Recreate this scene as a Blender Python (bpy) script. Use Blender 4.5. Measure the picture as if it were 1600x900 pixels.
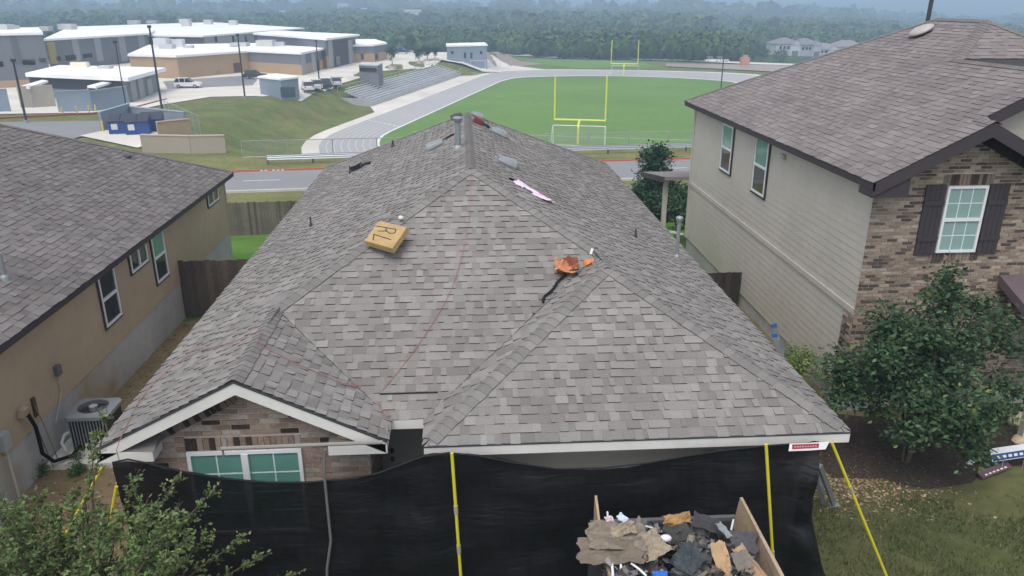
import bpy, math, random
import numpy as np
from mathutils import Vector, geometry, noise as mnoise
random.seed(7); RNG = np.random.default_rng(7)
scn = bpy.context.scene
for o in list(bpy.data.objects): bpy.data.objects.remove(o)
COL = scn.collection

# ------------------------------------------------------------------ camera
FPX, HOR, CH = 1200.0, 5.0, 8.1
TILT = math.atan((450 - HOR) / FPX); YAW = math.radians(3.6)
cam = bpy.data.cameras.new('camera'); camo = bpy.data.objects.new('camera', cam); COL.objects.link(camo)
cam.sensor_width = 36; cam.lens = 36 * FPX / 1600; cam.clip_end = 20000; cam.clip_start = .05
camo.location = (0, 0, CH); camo.rotation_euler = (math.pi / 2 - TILT, 0, -YAW)
scn.camera = camo
scn.render.resolution_x, scn.render.resolution_y = 1024, 576
# ------------------------------------------------------------------ sky, sun, exposure
SUN_EL, SUN_AZ = math.radians(62), math.radians(205)     # azimuth: clockwise from +Y
w = bpy.data.worlds.new('World'); scn.world = w; w.use_nodes = True
nt = w.node_tree; nt.nodes.clear()
sky = nt.nodes.new('ShaderNodeTexSky'); sky.sky_type = 'NISHITA'; sky.sun_disc = False
sky.sun_elevation = SUN_EL; sky.sun_rotation = SUN_AZ; sky.air_density = 1.0; sky.dust_density = 3.0; sky.altitude = 200
hs = nt.nodes.new('ShaderNodeHueSaturation'); hs.inputs['Saturation'].default_value = .38
bg = nt.nodes.new('ShaderNodeBackground'); bg.inputs['Strength'].default_value = .128
wo = nt.nodes.new('ShaderNodeOutputWorld')
nt.links.new(sky.outputs[0], hs.inputs['Color']); nt.links.new(hs.outputs[0], bg.inputs[0]); nt.links.new(bg.outputs[0], wo.inputs[0])
sd = bpy.data.lights.new('sun', 'SUN'); sd.energy = 0.7; sd.angle = math.radians(45); sd.color = (1, .96, .9)
so = bpy.data.objects.new('sun', sd); COL.objects.link(so)
sdir = Vector((math.sin(SUN_AZ) * math.cos(SUN_EL), math.cos(SUN_AZ) * math.cos(SUN_EL), math.sin(SUN_EL)))
so.rotation_euler = sdir.to_track_quat('Z', 'Y').to_euler(); so.location = (0, -20, 60)
vs = scn.view_settings; vs.view_transform = 'Standard'; vs.look = 'None'; vs.gamma = 1; vs.exposure = 0.97
try: vs.use_curve_mapping = False
except Exception: pass
scn.render.engine = 'CYCLES'

# ------------------------------------------------------------------ pixel -> direction helpers
_fw = Vector((math.sin(YAW) * math.cos(TILT), math.cos(YAW) * math.cos(TILT), -math.sin(TILT)))
_rt = Vector((math.cos(YAW), -math.sin(YAW), 0)); _up = _rt.cross(_fw); CAM = Vector((0, 0, CH))
def ray(x, y): return _fw + _rt * ((x - 800) / FPX) - _up * ((y - 450) / FPX)
def atz(x, y, z): d = ray(x, y); return CAM + d * ((z - CH) / d.z)
def aty(x, y, Y): d = ray(x, y); return CAM + d * (Y / d.y)
def atx(x, y, X): d = ray(x, y); return CAM + d * (X / d.x)
def hit(x, y, pl):                     # plane z = a*x + b*y + c
    a, b, c = pl; d = ray(x, y); t = (a * CAM.x + b * CAM.y + c - CAM.z) / (d.z - a * d.x - b * d.y); return CAM + d * t
def proj(p):
    v = Vector(p) - CAM; z = v.dot(_fw)
    if z < .1: return (-9999, -9999)
    return (800 + FPX * v.dot(_rt) / z, 450 - FPX * v.dot(_up) / z)
def lerp(a, b, t): return a + (b - a) * t
def V(*a): return Vector(a)

# ------------------------------------------------------------------ materials
MAT = {}
def mk(name, c, rough=.85, var=.15, scale=6.0, bump=0.0, bscale=60.0, spec=.25, metal=0.0, var2=.0, scale2=.6, alpha=None, tint=None, trans=0.0):
    m = bpy.data.materials.new(name); m.use_nodes = True; n = m.node_tree; b = n.nodes['Principled BSDF']
    L = n.links.new
    at = n.nodes.new('ShaderNodeAttribute'); at.attribute_name = 'col'
    ge = n.nodes.new('ShaderNodeNewGeometry')
    nz = n.nodes.new('ShaderNodeTexNoise'); nz.inputs['Scale'].default_value = scale; nz.inputs['Detail'].default_value = 6; nz.inputs['Roughness'].default_value = .65
    L(ge.outputs['Position'], nz.inputs['Vector'])
    mr = n.nodes.new('ShaderNodeMapRange'); mr.inputs[1].default_value = .25; mr.inputs[2].default_value = .75
    mr.inputs[3].default_value = 1 - var; mr.inputs[4].default_value = 1 + var; L(nz.outputs['Fac'], mr.inputs[0])
    val = mr.outputs[0]
    if var2:
        n2 = n.nodes.new('ShaderNodeTexNoise'); n2.inputs['Scale'].default_value = scale2; n2.inputs['Detail'].default_value = 4
        L(ge.outputs['Position'], n2.inputs['Vector'])
        m2 = n.nodes.new('ShaderNodeMapRange'); m2.inputs[1].default_value = .3; m2.inputs[2].default_value = .7
        m2.inputs[3].default_value = 1 - var2; m2.inputs[4].default_value = 1 + var2; L(n2.outputs['Fac'], m2.inputs[0])
        mm = n.nodes.new('ShaderNodeMath'); mm.operation = 'MULTIPLY'; L(val, mm.inputs[0]); L(m2.outputs[0], mm.inputs[1]); val = mm.outputs[0]
    v1 = n.nodes.new('ShaderNodeVectorMath'); v1.operation = 'SCALE'; v1.inputs[0].default_value = c[:3]; L(val, v1.inputs['Scale'])
    base = v1.outputs[0]
    if tint:                              # second colour blended in blotches
        n3 = n.nodes.new('ShaderNodeTexNoise'); n3.inputs['Scale'].default_value = tint[1]; n3.inputs['Detail'].default_value = 5
        L(ge.outputs['Position'], n3.inputs['Vector'])
        m3 = n.nodes.new('ShaderNodeMapRange'); m3.inputs[1].default_value = tint[2]; m3.inputs[2].default_value = tint[3]; L(n3.outputs['Fac'], m3.inputs[0])
        mx = n.nodes.new('ShaderNodeMix'); mx.data_type = 'RGBA'; L(m3.outputs[0], mx.inputs[0]); L(base, mx.inputs[6]); mx.inputs[7].default_value = (*tint[0], 1)
        base = mx.outputs[2]
    v2 = n.nodes.new('ShaderNodeVectorMath'); v2.operation = 'MULTIPLY'; L(base, v2.inputs[0]); L(at.outputs['Color'], v2.inputs[1])
    L(v2.outputs[0], b.inputs['Base Color'])
    b.inputs['Roughness'].default_value = rough; b.inputs['Specular IOR Level'].default_value = spec; b.inputs['Metallic'].default_value = metal
    if trans: b.inputs['Subsurface Weight'].default_value = 0
    if bump:
        bz = n.nodes.new('ShaderNodeTexNoise'); bz.inputs['Scale'].default_value = bscale; bz.inputs['Detail'].default_value = 4
        L(ge.outputs['Position'], bz.inputs['Vector'])
        bp = n.nodes.new('ShaderNodeBump'); bp.inputs['Strength'].default_value = bump; bp.inputs['Distance'].default_value = .02
        L(bz.outputs['Fac'], bp.inputs['Height']); L(bp.outputs[0], b.inputs['Normal'])
    if alpha is not None: b.inputs['Alpha'].default_value = alpha
    MAT[name] = m; return m
mk('shingle', (1, 1, 1), .95, .24, 60, .6, 160, .12, var2=.10, scale2=.6)
mk('deck', (.05, .05, .05), .9, .1)
mk('white_paint', (.66, .64, .60), .55, .05, 3, .05, 40, .3, var2=.06, scale2=1.5)
mk('brown_trim', (.055, .046, .05), .6, .1, 5)
mk('brick', (1, 1, 1), .9, .28, 22, .6, 70, .15, var2=.1, scale2=2)
mk('mortar', (.46, .395, .33), .95, .15, 20, .4, 60, .1)
mk('siding_tan', (.50, .465, .40), .7, .05, 4, .12, 30, .25, var2=.05, scale2=.5)
mk('siding_brown', (.42, .33, .228), .75, .06, 4, .15, 30, .25, var2=.09, scale2=.4)
mk('foundation', (.42, .415, .40), .9, .12, 5, .3, 25, .15, var2=.12, scale2=.8, tint=((.33, .24, .12), .55, .55, .75))
mk('door_paint', (.40, .40, .37), .45, .06, 4)
mk('vinyl', (.75, .76, .76), .4, .03, 3, spec=.4)
mk('glass_teal', (.125, .30, .25), .06, .12, 1.2, spec=.6)
mk('glass_dark', (.03, .04, .04), .05, .1, 1.2, spec=.7)
mk('glass_blind', (.26, .38, .36), .12, .06, 2, spec=.6)
mk('metal_grey', (.26, .28, .29), .45, .1, 8, spec=.5, metal=.3)
mk('metal_dark', (.05, .052, .056), .5, .15, 8, spec=.4)
mk('galvanised', (.42, .43, .44), .4, .1, 8, spec=.5, metal=.5)
mk('plastic', (1, 1, 1), .5, .06, 6, spec=.4)
mk('paint', (1, 1, 1), .45, .06, 6, spec=.4, var2=.08)
mk('car_paint', (1, 1, 1), .25, .03, 6, spec=.6)
mk('rubber', (.02, .02, .02), .8, .1, 8)
mk('wood', (1, 1, 1), .85, .25, 14, .4, 50, .15, var2=.18, scale2=1.2)
mk('paper', (1, 1, 1), .85, .14, 9, .3, 30, .15, var2=.1, scale2=2)
mk('concrete', (.63, .595, .535), .9, .09, 2.0, .2, 20, .15, var2=.12, scale2=.15)
mk('asphalt', (.235, .235, .24), .9, .08, 3, .2, 30, .15, var2=.08, scale2=.12)
mk('track', (.37, .365, .37), .9, .05, 3, 0, 30, .15, var2=.05, scale2=.08)
mk('marking', (.72, .71, .68), .8, .1, 2)
mk('turf', (.128, .225, .058), .9, .14, 1.5, 0, 20, .1, var2=.10, scale2=.06)
mk('ground', (1, 1, 1), .95, .30, 3.0, .6, 12, .08, var2=.2, scale2=.35)
mk('leaf', (1, 1, 1), .6, .2, 6, spec=.25)
mk('bark', (.10, .075, .055), .9, .3, 20, .5, 40)
mk('forest', (1, 1, 1), .9, .3, .35, spec=.1, var2=.25, scale2=.02)
mk('mulch', (.055, .043, .034), .95, .5, 14, .9, 40, .08, tint=((.13, .10, .07), 9, .6, .75))
mk('wallfar', (1, 1, 1), .8, .05, .5, var2=.06, scale2=.08)
mk('rooffar', (.86, .86, .87), .6, .04, .4, var2=.06, scale2=.06)
mk('hose', (1, 1, 1), .5, .1, 10)
# black debris netting: mostly opaque, slightly see-through weave
m = mk('netting', (.0045, .0045, .006), .5, .3, 5, .45, 9, .22, var2=.3, scale2=1.6)
n = m.node_tree; b = n.nodes['Principled BSDF']; tr = n.nodes.new('ShaderNodeBsdfTransparent'); mx = n.nodes.new('ShaderNodeMixShader')
mx.inputs[0].default_value = .035; n.links.new(b.outputs[0], mx.inputs[1]); n.links.new(tr.outputs[0], mx.inputs[2])
n.links.new(mx.outputs[0], n.nodes['Material Output'].inputs['Surface'])
cm = n.nodes.new('ShaderNodeMapping'); cm.inputs['Scale'].default_value = (1.1, 1.0, 7.0); cg = n.nodes.new('ShaderNodeNewGeometry'); cz = n.nodes.new('ShaderNodeTexNoise'); cz.inputs['Scale'].default_value = 1.6; cz.inputs['Detail'].default_value = 7; cz.inputs['Distortion'].default_value = .8
n.links.new(cg.outputs['Position'], cm.inputs['Vector']); n.links.new(cm.outputs[0], cz.inputs['Vector']); cb = n.nodes.new('ShaderNodeBump'); cb.inputs['Strength'].default_value = .42; cb.inputs['Distance'].default_value = .06; n.links.new(cz.outputs['Fac'], cb.inputs['Height']); n.links.new(cb.outputs[0], b.inputs['Normal'])
m = mk('chainlink', (.33, .34, .35), .6, .1, 5)
n = m.node_tree; b = n.nodes['Principled BSDF']; tr = n.nodes.new('ShaderNodeBsdfTransparent'); mx = n.nodes.new('ShaderNodeMixShader')
mx.inputs[0].default_value = .87; n.links.new(b.outputs[0], mx.inputs[1]); n.links.new(tr.outputs[0], mx.inputs[2])
n.links.new(mx.outputs[0], n.nodes['Material Output'].inputs['Surface'])

# ------------------------------------------------------------------ mesh builder
WORLD = {}                                # object -> world origin
def tag(o, label=None, cat=None, group=None, kind=None):
    if label: o['label'] = label
    if cat: o['category'] = cat
    if group: o['group'] = group
    if kind: o['kind'] = kind
    return o
def thing(name, label, cat, loc, group=None):
    o = bpy.data.objects.new(name, None); COL.objects.link(o); o.empty_display_size = .2
    o.location = loc; WORLD[o] = Vector(loc); return tag(o, label, cat, group)
class MB:
    def __init__(s): s.v = []; s.f = []; s.c = []
    def face(s, pts, col=(1, 1, 1)):
        i = len(s.v); s.v += [Vector(p) for p in pts]; s.f.append(tuple(range(i, i + len(pts)))); s.c.append(col); return s
    def hexa(s, a, col=(1, 1, 1)):        # 8 points: bottom 0-3 ccw, top 4-7
        i = len(s.v); s.v += [Vector(p) for p in a]
        for q in ((3, 2, 1, 0), (4, 5, 6, 7), (0, 1, 5, 4), (1, 2, 6, 5), (2, 3, 7, 6), (3, 0, 4, 7)):
            s.f.append(tuple(i + k for k in q)); s.c.append(col)
        return s
    def obox(s, o, U, W, N, u0, u1, w0, w1, n0, n1, col=(1, 1, 1)):   # oriented box in frame (U,W,N) at o
        P = lambda a, b, c: o + U * a + W * b + N * c
        return s.hexa([P(u0, w0, n0), P(u1, w0, n0), P(u1, w1, n0), P(u0, w1, n0), P(u0, w0, n1), P(u1, w0, n1), P(u1, w1, n1), P(u0, w1, n1)], col)
    def box(s, x0, x1, y0, y1, z0, z1, col=(1, 1, 1)):
        return s.obox(V(0, 0, 0), V(1, 0, 0), V(0, 1, 0), V(0, 0, 1), x0, x1, y0, y1, z0, z1, col)
    def bar(s, p, q, a, b=None, col=(1, 1, 1), upv=V(0, 0, 1)):        # rectangular bar from p to q
        p, q = Vector(p), Vector(q); d = (q - p); L = d.length; d.normalize(); b = b or a
        if abs(d.dot(upv)) > .98: upv = V(1, 0, 0)
        x = d.cross(upv).normalized(); y = x.cross(d)
        return s.obox(p, x, y, d, -a / 2, a / 2, -b / 2, b / 2, 0, L, col)
    def tube(s, pts, r, n=8, col=(1, 1, 1), r1=None, cap=True):
        pts = [Vector(p) for p in pts]; rings = []; N = len(pts); ref = None
        for k, p in enumerate(pts):
            d = (pts[min(k + 1, N - 1)] - pts[max(k - 1, 0)])
            d = d.normalized() if d.length > 1e-9 else V(0, 0, 1)
            if ref is None: ref = V(1, 0, 0) if abs(d.x) < .9 else V(0, 1, 0)
            x = (ref - d * ref.dot(d)); x = x.normalized() if x.length > 1e-6 else d.orthogonal().normalized(); ref = x; y = d.cross(x)
            rr = r if r1 is None else lerp(r, r1, k / max(1, N - 1))
            if isinstance(r, (list, tuple)): rr = r[k]
            i = len(s.v); s.v += [p + (x * math.cos(2 * math.pi * j / n) + y * math.sin(2 * math.pi * j / n)) * rr for j in range(n)]; rings.append(i)
        for a, b2 in zip(rings, rings[1:]):
            for j in range(n): s.f.append((a + j, a + (j + 1) % n, b2 + (j + 1) % n, b2 + j)); s.c.append(col)
        if cap:
            s.f.append(tuple(rings[0] + j for j in range(n))[::-1]); s.c.append(col); s.f.append(tuple(rings[-1] + j for j in range(n))); s.c.append(col)
        return s
    def prism(s, poly, z0, z1, col=(1, 1, 1), top=None):
        n = len(poly); i = len(s.v); s.v += [V(p[0], p[1], z0) for p in poly] + [V(p[0], p[1], z1) for p in poly]
        s.f.append(tuple(range(i + n - 1, i - 1, -1))); s.c.append(col); s.f.append(tuple(range(i + n, i + 2 * n))); s.c.append(top or col)
        for j in range(n): s.f.append((i + j, i + (j + 1) % n, i + n + (j + 1) % n, i + n + j)); s.c.append(col)
        return s
    def ellipsoid(s, c, r, n=14, m=8, col=(1, 1, 1), zmin=-1.0):
        c = Vector(c); i = len(s.v)
        for a in range(m + 1):
            ph = math.asin(lerp(zmin, 1, a / m)) if False else lerp(math.asin(zmin), math.pi / 2, a / m)
            for b in range(n):
                th = 2 * math.pi * b / n; s.v.append(c + V(r[0] * math.cos(ph) * math.cos(th), r[1] * math.cos(ph) * math.sin(th), r[2] * math.sin(ph)))
        for a in range(m):
            for b in range(n): s.f.append((i + a * n + b, i + a * n + (b + 1) % n, i + (a + 1) * n + (b + 1) % n, i + (a + 1) * n + b)); s.c.append(col)
        return s
    def build(s, name, mat, parent=None, origin=None, smooth=False, **kw):
        vs_ = np.array([tuple(v) for v in s.v], dtype=np.float64)
        if origin is None:
            lo, hi = vs_.min(0), vs_.max(0); origin = V(*((lo[:2] + hi[:2]) / 2), lo[2])
        origin = Vector(origin)
        me = bpy.data.meshes.new(name); me.from_pydata((vs_ - np.array(tuple(origin))).tolist(), [], s.f)
        me.materials.append(MAT[mat]); a = me.attributes.new('col', 'FLOAT_COLOR', 'FACE')
        a.data.foreach_set('color', np.array([(c[0], c[1], c[2], 1) for c in s.c], dtype=np.float32).ravel())
        if smooth: me.polygons.foreach_set('use_smooth', [True] * len(me.polygons))
        me.update(); return link(name, me, parent, origin, **kw)
def link(name, me, parent, origin, **kw):
    o = bpy.data.objects.new(name, me); COL.objects.link(o); origin = Vector(origin); WORLD[o] = origin
    if parent is not None: o.parent = parent; o.location = origin - WORLD[parent]
    else: o.location = origin
    return tag(o, **kw)
def big(name, verts, faces, cols, mat, parent=None, origin=(0, 0, 0), smooth=False, **kw):
    """numpy mesh: faces (N,3) or (N,4), cols (N,3) per face"""
    verts = np.asarray(verts, np.float64) - np.array(tuple(origin)); faces = np.asarray(faces, np.int32); k = faces.shape[1]
    me = bpy.data.meshes.new(name); me.vertices.add(len(verts)); me.vertices.foreach_set('co', verts.astype(np.float32).ravel())
    me.loops.add(faces.size); me.loops.foreach_set('vertex_index', faces.ravel()); me.polygons.add(len(faces))
    me.polygons.foreach_set('loop_start', np.arange(0, faces.size, k, dtype=np.int32))
    if smooth: me.polygons.foreach_set('use_smooth', np.ones(len(faces), bool))
    me.materials.append(MAT[mat]); a = me.attributes.new('col', 'FLOAT_COLOR', 'FACE')
    c4 = np.ones((len(faces), 4), np.float32); c4[:, :3] = cols; a.data.foreach_set('color', c4.ravel())
    me.update(); me.validate(); return link(name, me, parent, origin, **kw)
def copy_tree(o, parent=None, delta=None):
    c = o.copy(); COL.objects.link(c); c.parent = parent
    WORLD[c] = Vector(WORLD[o]) + (delta or V(0, 0, 0))
    if parent is None and delta is not None: c.location = WORLD[c]
    for ch in list(o.children): copy_tree(ch, c, delta)
    return c
def vn(x, y, z=0.0, s=1.0): return mnoise.noise(V(x * s, y * s, z * s))

# ================================================================== TERRAIN
FO = V(16.3, 108.1, 0); FA = V(.2534, .9674, 0); FL = V(.9674, -.2534, 0)      # sports field frame: origin near goal, axis, lateral
ZF = -10.3
def fst(s, t, z=ZF): p = FO + FA * s + FL * t; return V(p.x, p.y, z)
def sstep(a, b, x): t = np.clip((x - a) / (b - a), 0, 1); return t * t * (3 - 2 * t)
def H(x, y):
    x = np.asarray(x, float); y = np.asarray(y, float)
    yp = y - .08 * x
    prof = np.interp(yp, [-50, 9, 15, 26.5, 40, 56, 72.5, 91, 140], [0, 0, -.08, -.3, -3.15, -5, -5.05, -10.42, -10.42])
    dx, dy = x - FO.x, y - FO.y; s = dx * FA.x + dy * FA.y; t = dx * FL.x + dy * FL.y
    rho = np.where(s > 4, -t, np.hypot(s - 4, t)); rho = np.where(t > 0, 0, rho) - 3.0 * sstep(28, 34, s) * (1 - sstep(99, 103, s)) + 5.0 * sstep(103, 109, s)
    zp = np.interp(s, [-34, -8], [-5.05, -6.8])
    fieldz = -10.42 + (zp + 10.42) * sstep(42.5, 54, rho)
    z = np.maximum(prof, fieldz)
    d = np.hypot(x, y); ang = np.degrees(np.arctan2(x, y))
    far = np.interp(d, [230, 300, 420, 900, 1400, 1900, 2600, 3300, 4200, 5200, 6400], [-10.4, -12.6, -13.2, -11.0, -6.5, -24, -30, -3, -16, 20, 4])
    rdrop = np.interp(ang, [16, 30, 45], [0, 1, 1]) * np.interp(d, [320, 700, 1400, 2200, 3300], [2, 9, 22, 10, 0])
    hills = np.interp(d, [400, 1200, 2500, 5000], [0, 4.0, 9, 16]) * (np.sin(ang * .21 + d * .0021) * .5 + np.sin(ang * .53 + 1.3 - d * .0011) * .35 + np.sin(ang * 1.1 + d * .004) * .2)
    return np.where(d > 255, np.where(d > 335, far - rdrop + hills, lerp(z, far - rdrop + hills, sstep(255, 335, d))), z)
def h(x, y): return float(H(x, y))
def on_ground(px, py, it=12):
    z = -6.0
    for _ in range(40):
        p = atz(px, py, z); z = lerp(z, h(p.x, p.y), .5)
    return V(p.x, p.y, z)

ra = np.concatenate([np.linspace(3, 150, 190), np.geomspace(152, 6500, 110)])
an = np.radians(np.concatenate([np.linspace(-180, -66, 30), np.linspace(-64, 64, 420), np.linspace(66, 180, 30)]))
R2, A2 = np.meshgrid(ra, an, indexing='ij'); GX, GY = R2 * np.sin(A2), R2 * np.cos(A2); GZ = H(GX, GY)
nr, na = R2.shape; idx = np.arange(nr * na).reshape(nr, na)
fq = np.stack([idx[:-1, :-1], idx[:-1, 1:], idx[1:, 1:], idx[1:, :-1]], -1).reshape(-1, 4)
cx = GX.ravel()[fq].mean(1); cy = GY.ravel()[fq].mean(1); cd = np.hypot(cx, cy); cyp = cy - .08 * cx
nse = np.sin(cx * .9 + np.sin(cy * .7) * 2) * np.cos(cy * .8 + np.sin(cx * .5) * 2)
def C(*c): return np.array(c)
gc = np.tile(C(.10, .105, .044), (len(fq), 1))                                    # thin front lawn
gc[nse > .35] = C(.080, .092, .036)
gap = (cx > -8.6) & (cx < -3.5) & (cyp < 21); gc[gap] = C(.20, .15, .088)
gap = (cx > 3.5) & (cx < 8.6) & (cyp > 12.5) & (cyp < 20); gc[gap] = C(.16, .14, .08)
gc[(cyp > 21)] = C(.085, .17, .03)
gc[(cyp > 39.5)] = C(.17, .17, .066)
gc[(cyp > 73)] = C(.125, .155, .05)
bank = (cyp > 73) & (nse > .1); gc[bank] = C(.155, .155, .062)
gc[(cd > 235)] = C(.14, .17, .07)
ff = (cd > 330); gc[ff] = C(.05, .085, .035); ff2 = ff & (np.sin(cx * .006 + 1) * np.sin(cy * .004) > .72) & (cd > 900); gc[ff2] = C(.16, .17, .09)
# centre cap under the camera
vv = np.stack([GX.ravel(), GY.ravel(), GZ.ravel()], 1)
capi = len(vv); vv = np.vstack([vv, [[0, 0, 0]]])
ground = big('ground', vv, fq, gc, 'ground', smooth=True, kind='structure')

def poly_px(pts, z): return [atz(*p, z) for p in pts]
def drape(name, poly, off, mat, step=3.0, col=(1, 1, 1), zfix=None, **kw):
    P = []
    for a, b2 in zip(poly, poly[1:] + poly[:1]):
        a, b2 = V(a[0], a[1]), V(b2[0], b2[1]); k = max(1, int((b2 - a).length / step))
        P += [a + (b2 - a) * (i / k) for i in range(k)]
    nb = len(P); xs = [p.x for p in P]; ys = [p.y for p in P]
    def inside(x, y):
        c = False; j = nb - 1
        for i in range(nb):
            if (ys[i] > y) != (ys[j] > y) and x < (xs[j] - xs[i]) * (y - ys[i]) / (ys[j] - ys[i]) + xs[i]: c = not c
            j = i
        return c
    pts = list(P)
    if zfix is None:
        for gx in np.arange(min(xs) + step * .5, max(xs), step):
            for gy in np.arange(min(ys) + step * .5, max(ys), step):
                if inside(gx, gy): pts.append(V(gx, gy))
    r = geometry.delaunay_2d_cdt(pts, [(i, (i + 1) % nb) for i in range(nb)], [list(range(nb))], 1, 1e-5)
    m_ = MB(); m_.v = [V(p.x, p.y, (h(p.x, p.y) if zfix is None else zfix) + off) for p in r[0]]; m_.f = [tuple(f) for f in r[2]]; m_.c = [col] * len(m_.f)
    # faces upward
    ff_ = []
    for f in m_.f:
        a, b2, c2 = (m_.v[i] for i in f[:3]); ff_.append(f if (b2 - a).cross(c2 - a).z > 0 else f[::-1])
    m_.f = ff_
    return m_.build(name, mat, kw.pop('parent', None), **kw)
ST = dict(kind='structure')
# sports field and running track (inner and outer outline in the field frame)
def outline(r0, s1, cor, send, grow=0.0):
    o = []
    for k in range(25): a = math.pi * (k / 24); o.append((4 - r0 * math.sin(a), r0 * math.cos(a)))
    a = [(s1, -r0), (cor[0], -cor[1]), (cor[2], -cor[3]), (send, 0), (cor[2], cor[3]), (cor[0], cor[1]), (s1, r0)]
    pts = []
    for k in range(len(a) - 1):
        for i in range(6): t = i / 6; pts.append((lerp(a[k][0], a[k + 1][0], t), lerp(a[k][1], a[k + 1][1], t)))
    for _ in range(4): pts = [pts[0]] + [((pts[i - 1][0] + 2 * pts[i][0] + pts[i + 1][0]) / 4, (pts[i - 1][1] + 2 * pts[i][1] + pts[i + 1][1]) / 4) for i in range(1, len(pts) - 1)] + [pts[-1]]
    return o + pts
inner = outline(29.6, 86, (98, 28.0, 105.5, 14), 107.5); outer = outline(37.5, 100, (117, 36, 123.5, 23), 126)
side = outline(39.8, 100, (119, 38.2, 126, 24.5), 128.2)
drape('track_apron', [fst(*p) for p in side], 0, 'concrete', zfix=-10.345, **ST)
drape('running_track', [fst(*p) for p in outer], 0, 'track', zfix=-10.315, **ST)
drape('sports_field', [fst(*p) for p in inner], 0, 'turf', zfix=-10.285, **ST)
def ring_line(name, off, wd, z):
    m_ = MB(); P = [lerp(V(*a), V(*b2), off) for a, b2 in zip(inner, outer)]; Q = [lerp(V(*a), V(*b2), off + wd) for a, b2 in zip(inner, outer)]
    n_ = len(P)
    for i in range(n_): j = (i + 1) % n_; m_.face([fst(*P[i], z), fst(*P[j], z), fst(*Q[j], z), fst(*Q[i], z)])
    return m_.build(name, 'marking', **ST)
ring_line('track_inner_edge_line', -.045, .05, -10.27)
for k in range(1, 8): ring_line('track_lane_line', k / 8 - .003, .0075, -10.298)
def field_line(s0, t0, s1, t1, wd=.14, z=-10.27):
    a, b2 = fst(s0, t0, z), fst(s1, t1, z); d = (b2 - a).normalized().cross(V(0, 0, 1)) * wd / 2
    m_ = MB(); m_.face([a - d, b2 - d, b2 + d, a + d]); return m_.build('field_line', 'marking', **ST)
field_line(4.5, -26, 4.5, 26); field_line(-2.2, -22, -2.2, 22, .1)
m_ = MB()                                                                           # staggered start marks on the far lanes
for k in range(8):
    t0 = -(30.2 + k * 1.15); a = fst(9 + k * .9, t0 + .45, -10.285); m_.obox(a, FA, FL, V(0, 0, 1), 0, .5, -.3, .3, -.002, 0)
m_.build('lane_start_mark', 'marking', **ST)
# street behind the back fences
def street_y(x): return x * .08
def strip(name, y0, y1, off, mat, x0=-75, x1=75, step=6, col=(1, 1, 1)):
    return drape(name, [V(x0, y0 + .08 * x0), V(x1, y0 + .08 * x1), V(x1, y1 + .08 * x1), V(x0, y1 + .08 * x0)], off, mat, step, col, **ST)
strip('street', 58.2, 65.7, .05, 'asphalt')
m_ = MB()
for x0 in range(-74, 74, 3):
    for (y0, y1, c) in ((65.7, 65.86, (.50, .085, .055)), (57.95, 58.2, (.5, .48, .45))):
        a = [V(x, yy + .08 * x, h(x, yy + .08 * x)) for x, yy in ((x0, y0), (x0 + 3, y0), (x0 + 3, y1), (x0, y1))]
        m_.hexa([p - V(0, 0, .2) for p in a] + [p + V(0, 0, .17) for p in a], c)
m_.build('street_kerb', 'paint', **ST)
for x0 in (-40, -28.5, -17.3, -6, 5, 16, 28):
    m_ = MB(); z = [V(x, 61.9 + .08 * x + w_, h(x, 61.9 + .08 * x) + .07) for x, w_ in ((x0, -.07), (x0 + 2.8, -.07), (x0 + 2.8, .07), (x0, .07))]
    m_.face(z).build('lane_dash', 'marking', **ST)
# fire-lane lettering on the red kerb reads only as pale blocks from here
m_ = MB()
for k in range(5):
    x = -16.9 + k * .36 + (.25 if k > 1 else 0); y = 65.695 + .08 * x; m_.box(x, x + .22, y - .004, y, h(x, y) + .06, h(x, y) + .145)
m_.build('kerb_lettering', 'marking', **ST)
# school pavements
PZ = -6.8
drape('school_plaza', poly_px([(-40, 192), (10, 186), (140, 179.5), (200, 176), (250, 165), (330, 152), (470, 149.5), (492, 141), (530, 127), (600, 109), (690, 94), (880, 92), (770, 81), (640, 82), (560, 80), (430, 85), (200, 95), (0, 105), (-200, 120)], PZ), .10, 'concrete', 5, **ST)
drape('school_access_road', poly_px([(-200, 262), (-60, 192), (20, 186.5), (148, 180), (172, 181), (163, 206), (120, 216), (60, 240)], -5.0), .12, 'asphalt', 4, **ST)
drape('dumpster_pad', poly_px([(125, 213), (166, 204), (250, 207), (248, 222), (215, 232)], -5.0), .13, 'concrete', 3, **ST)
drape('school_service_road', poly_px([(255, 128), (392, 118), (402, 126), (395, 134), (262, 140)], PZ), .13, 'asphalt', 4, **ST)
drape('stadium_walkway', [fst(24, -39.4), fst(106, -39.4), fst(106, -43.3), fst(32, -43.3)], .10, 'concrete', 3, **ST)
drape('ball_field_infield', poly_px([(732, 92), (790, 91), (850, 100), (770, 107), (738, 107)], -10.4), .05, 'paint', 4, (.26, .19, .14), **ST)
drape('ball_field_outfield', poly_px([(795, 90), (880, 87.5), (1010, 97), (1020, 104), (900, 106.5), (852, 101)], -10.4), .05, 'turf', 4, **ST)
drape('perimeter_path', poly_px([(752, 79), (772, 77.5), (870, 85), (1010, 93), (1200, 103), (1400, 112), (1400, 116), (1170, 107), (1005, 97), (870, 88.5), (770, 81)], -11.6), .35, 'concrete', 6, **ST)
drape('dirt_lot', poly_px([(1040, 104), (1200, 106), (1420, 118), (1420, 130), (1180, 116), (1040, 109)], -11.2), .25, 'paint', 6, (.30, .24, .19), **ST)

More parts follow.
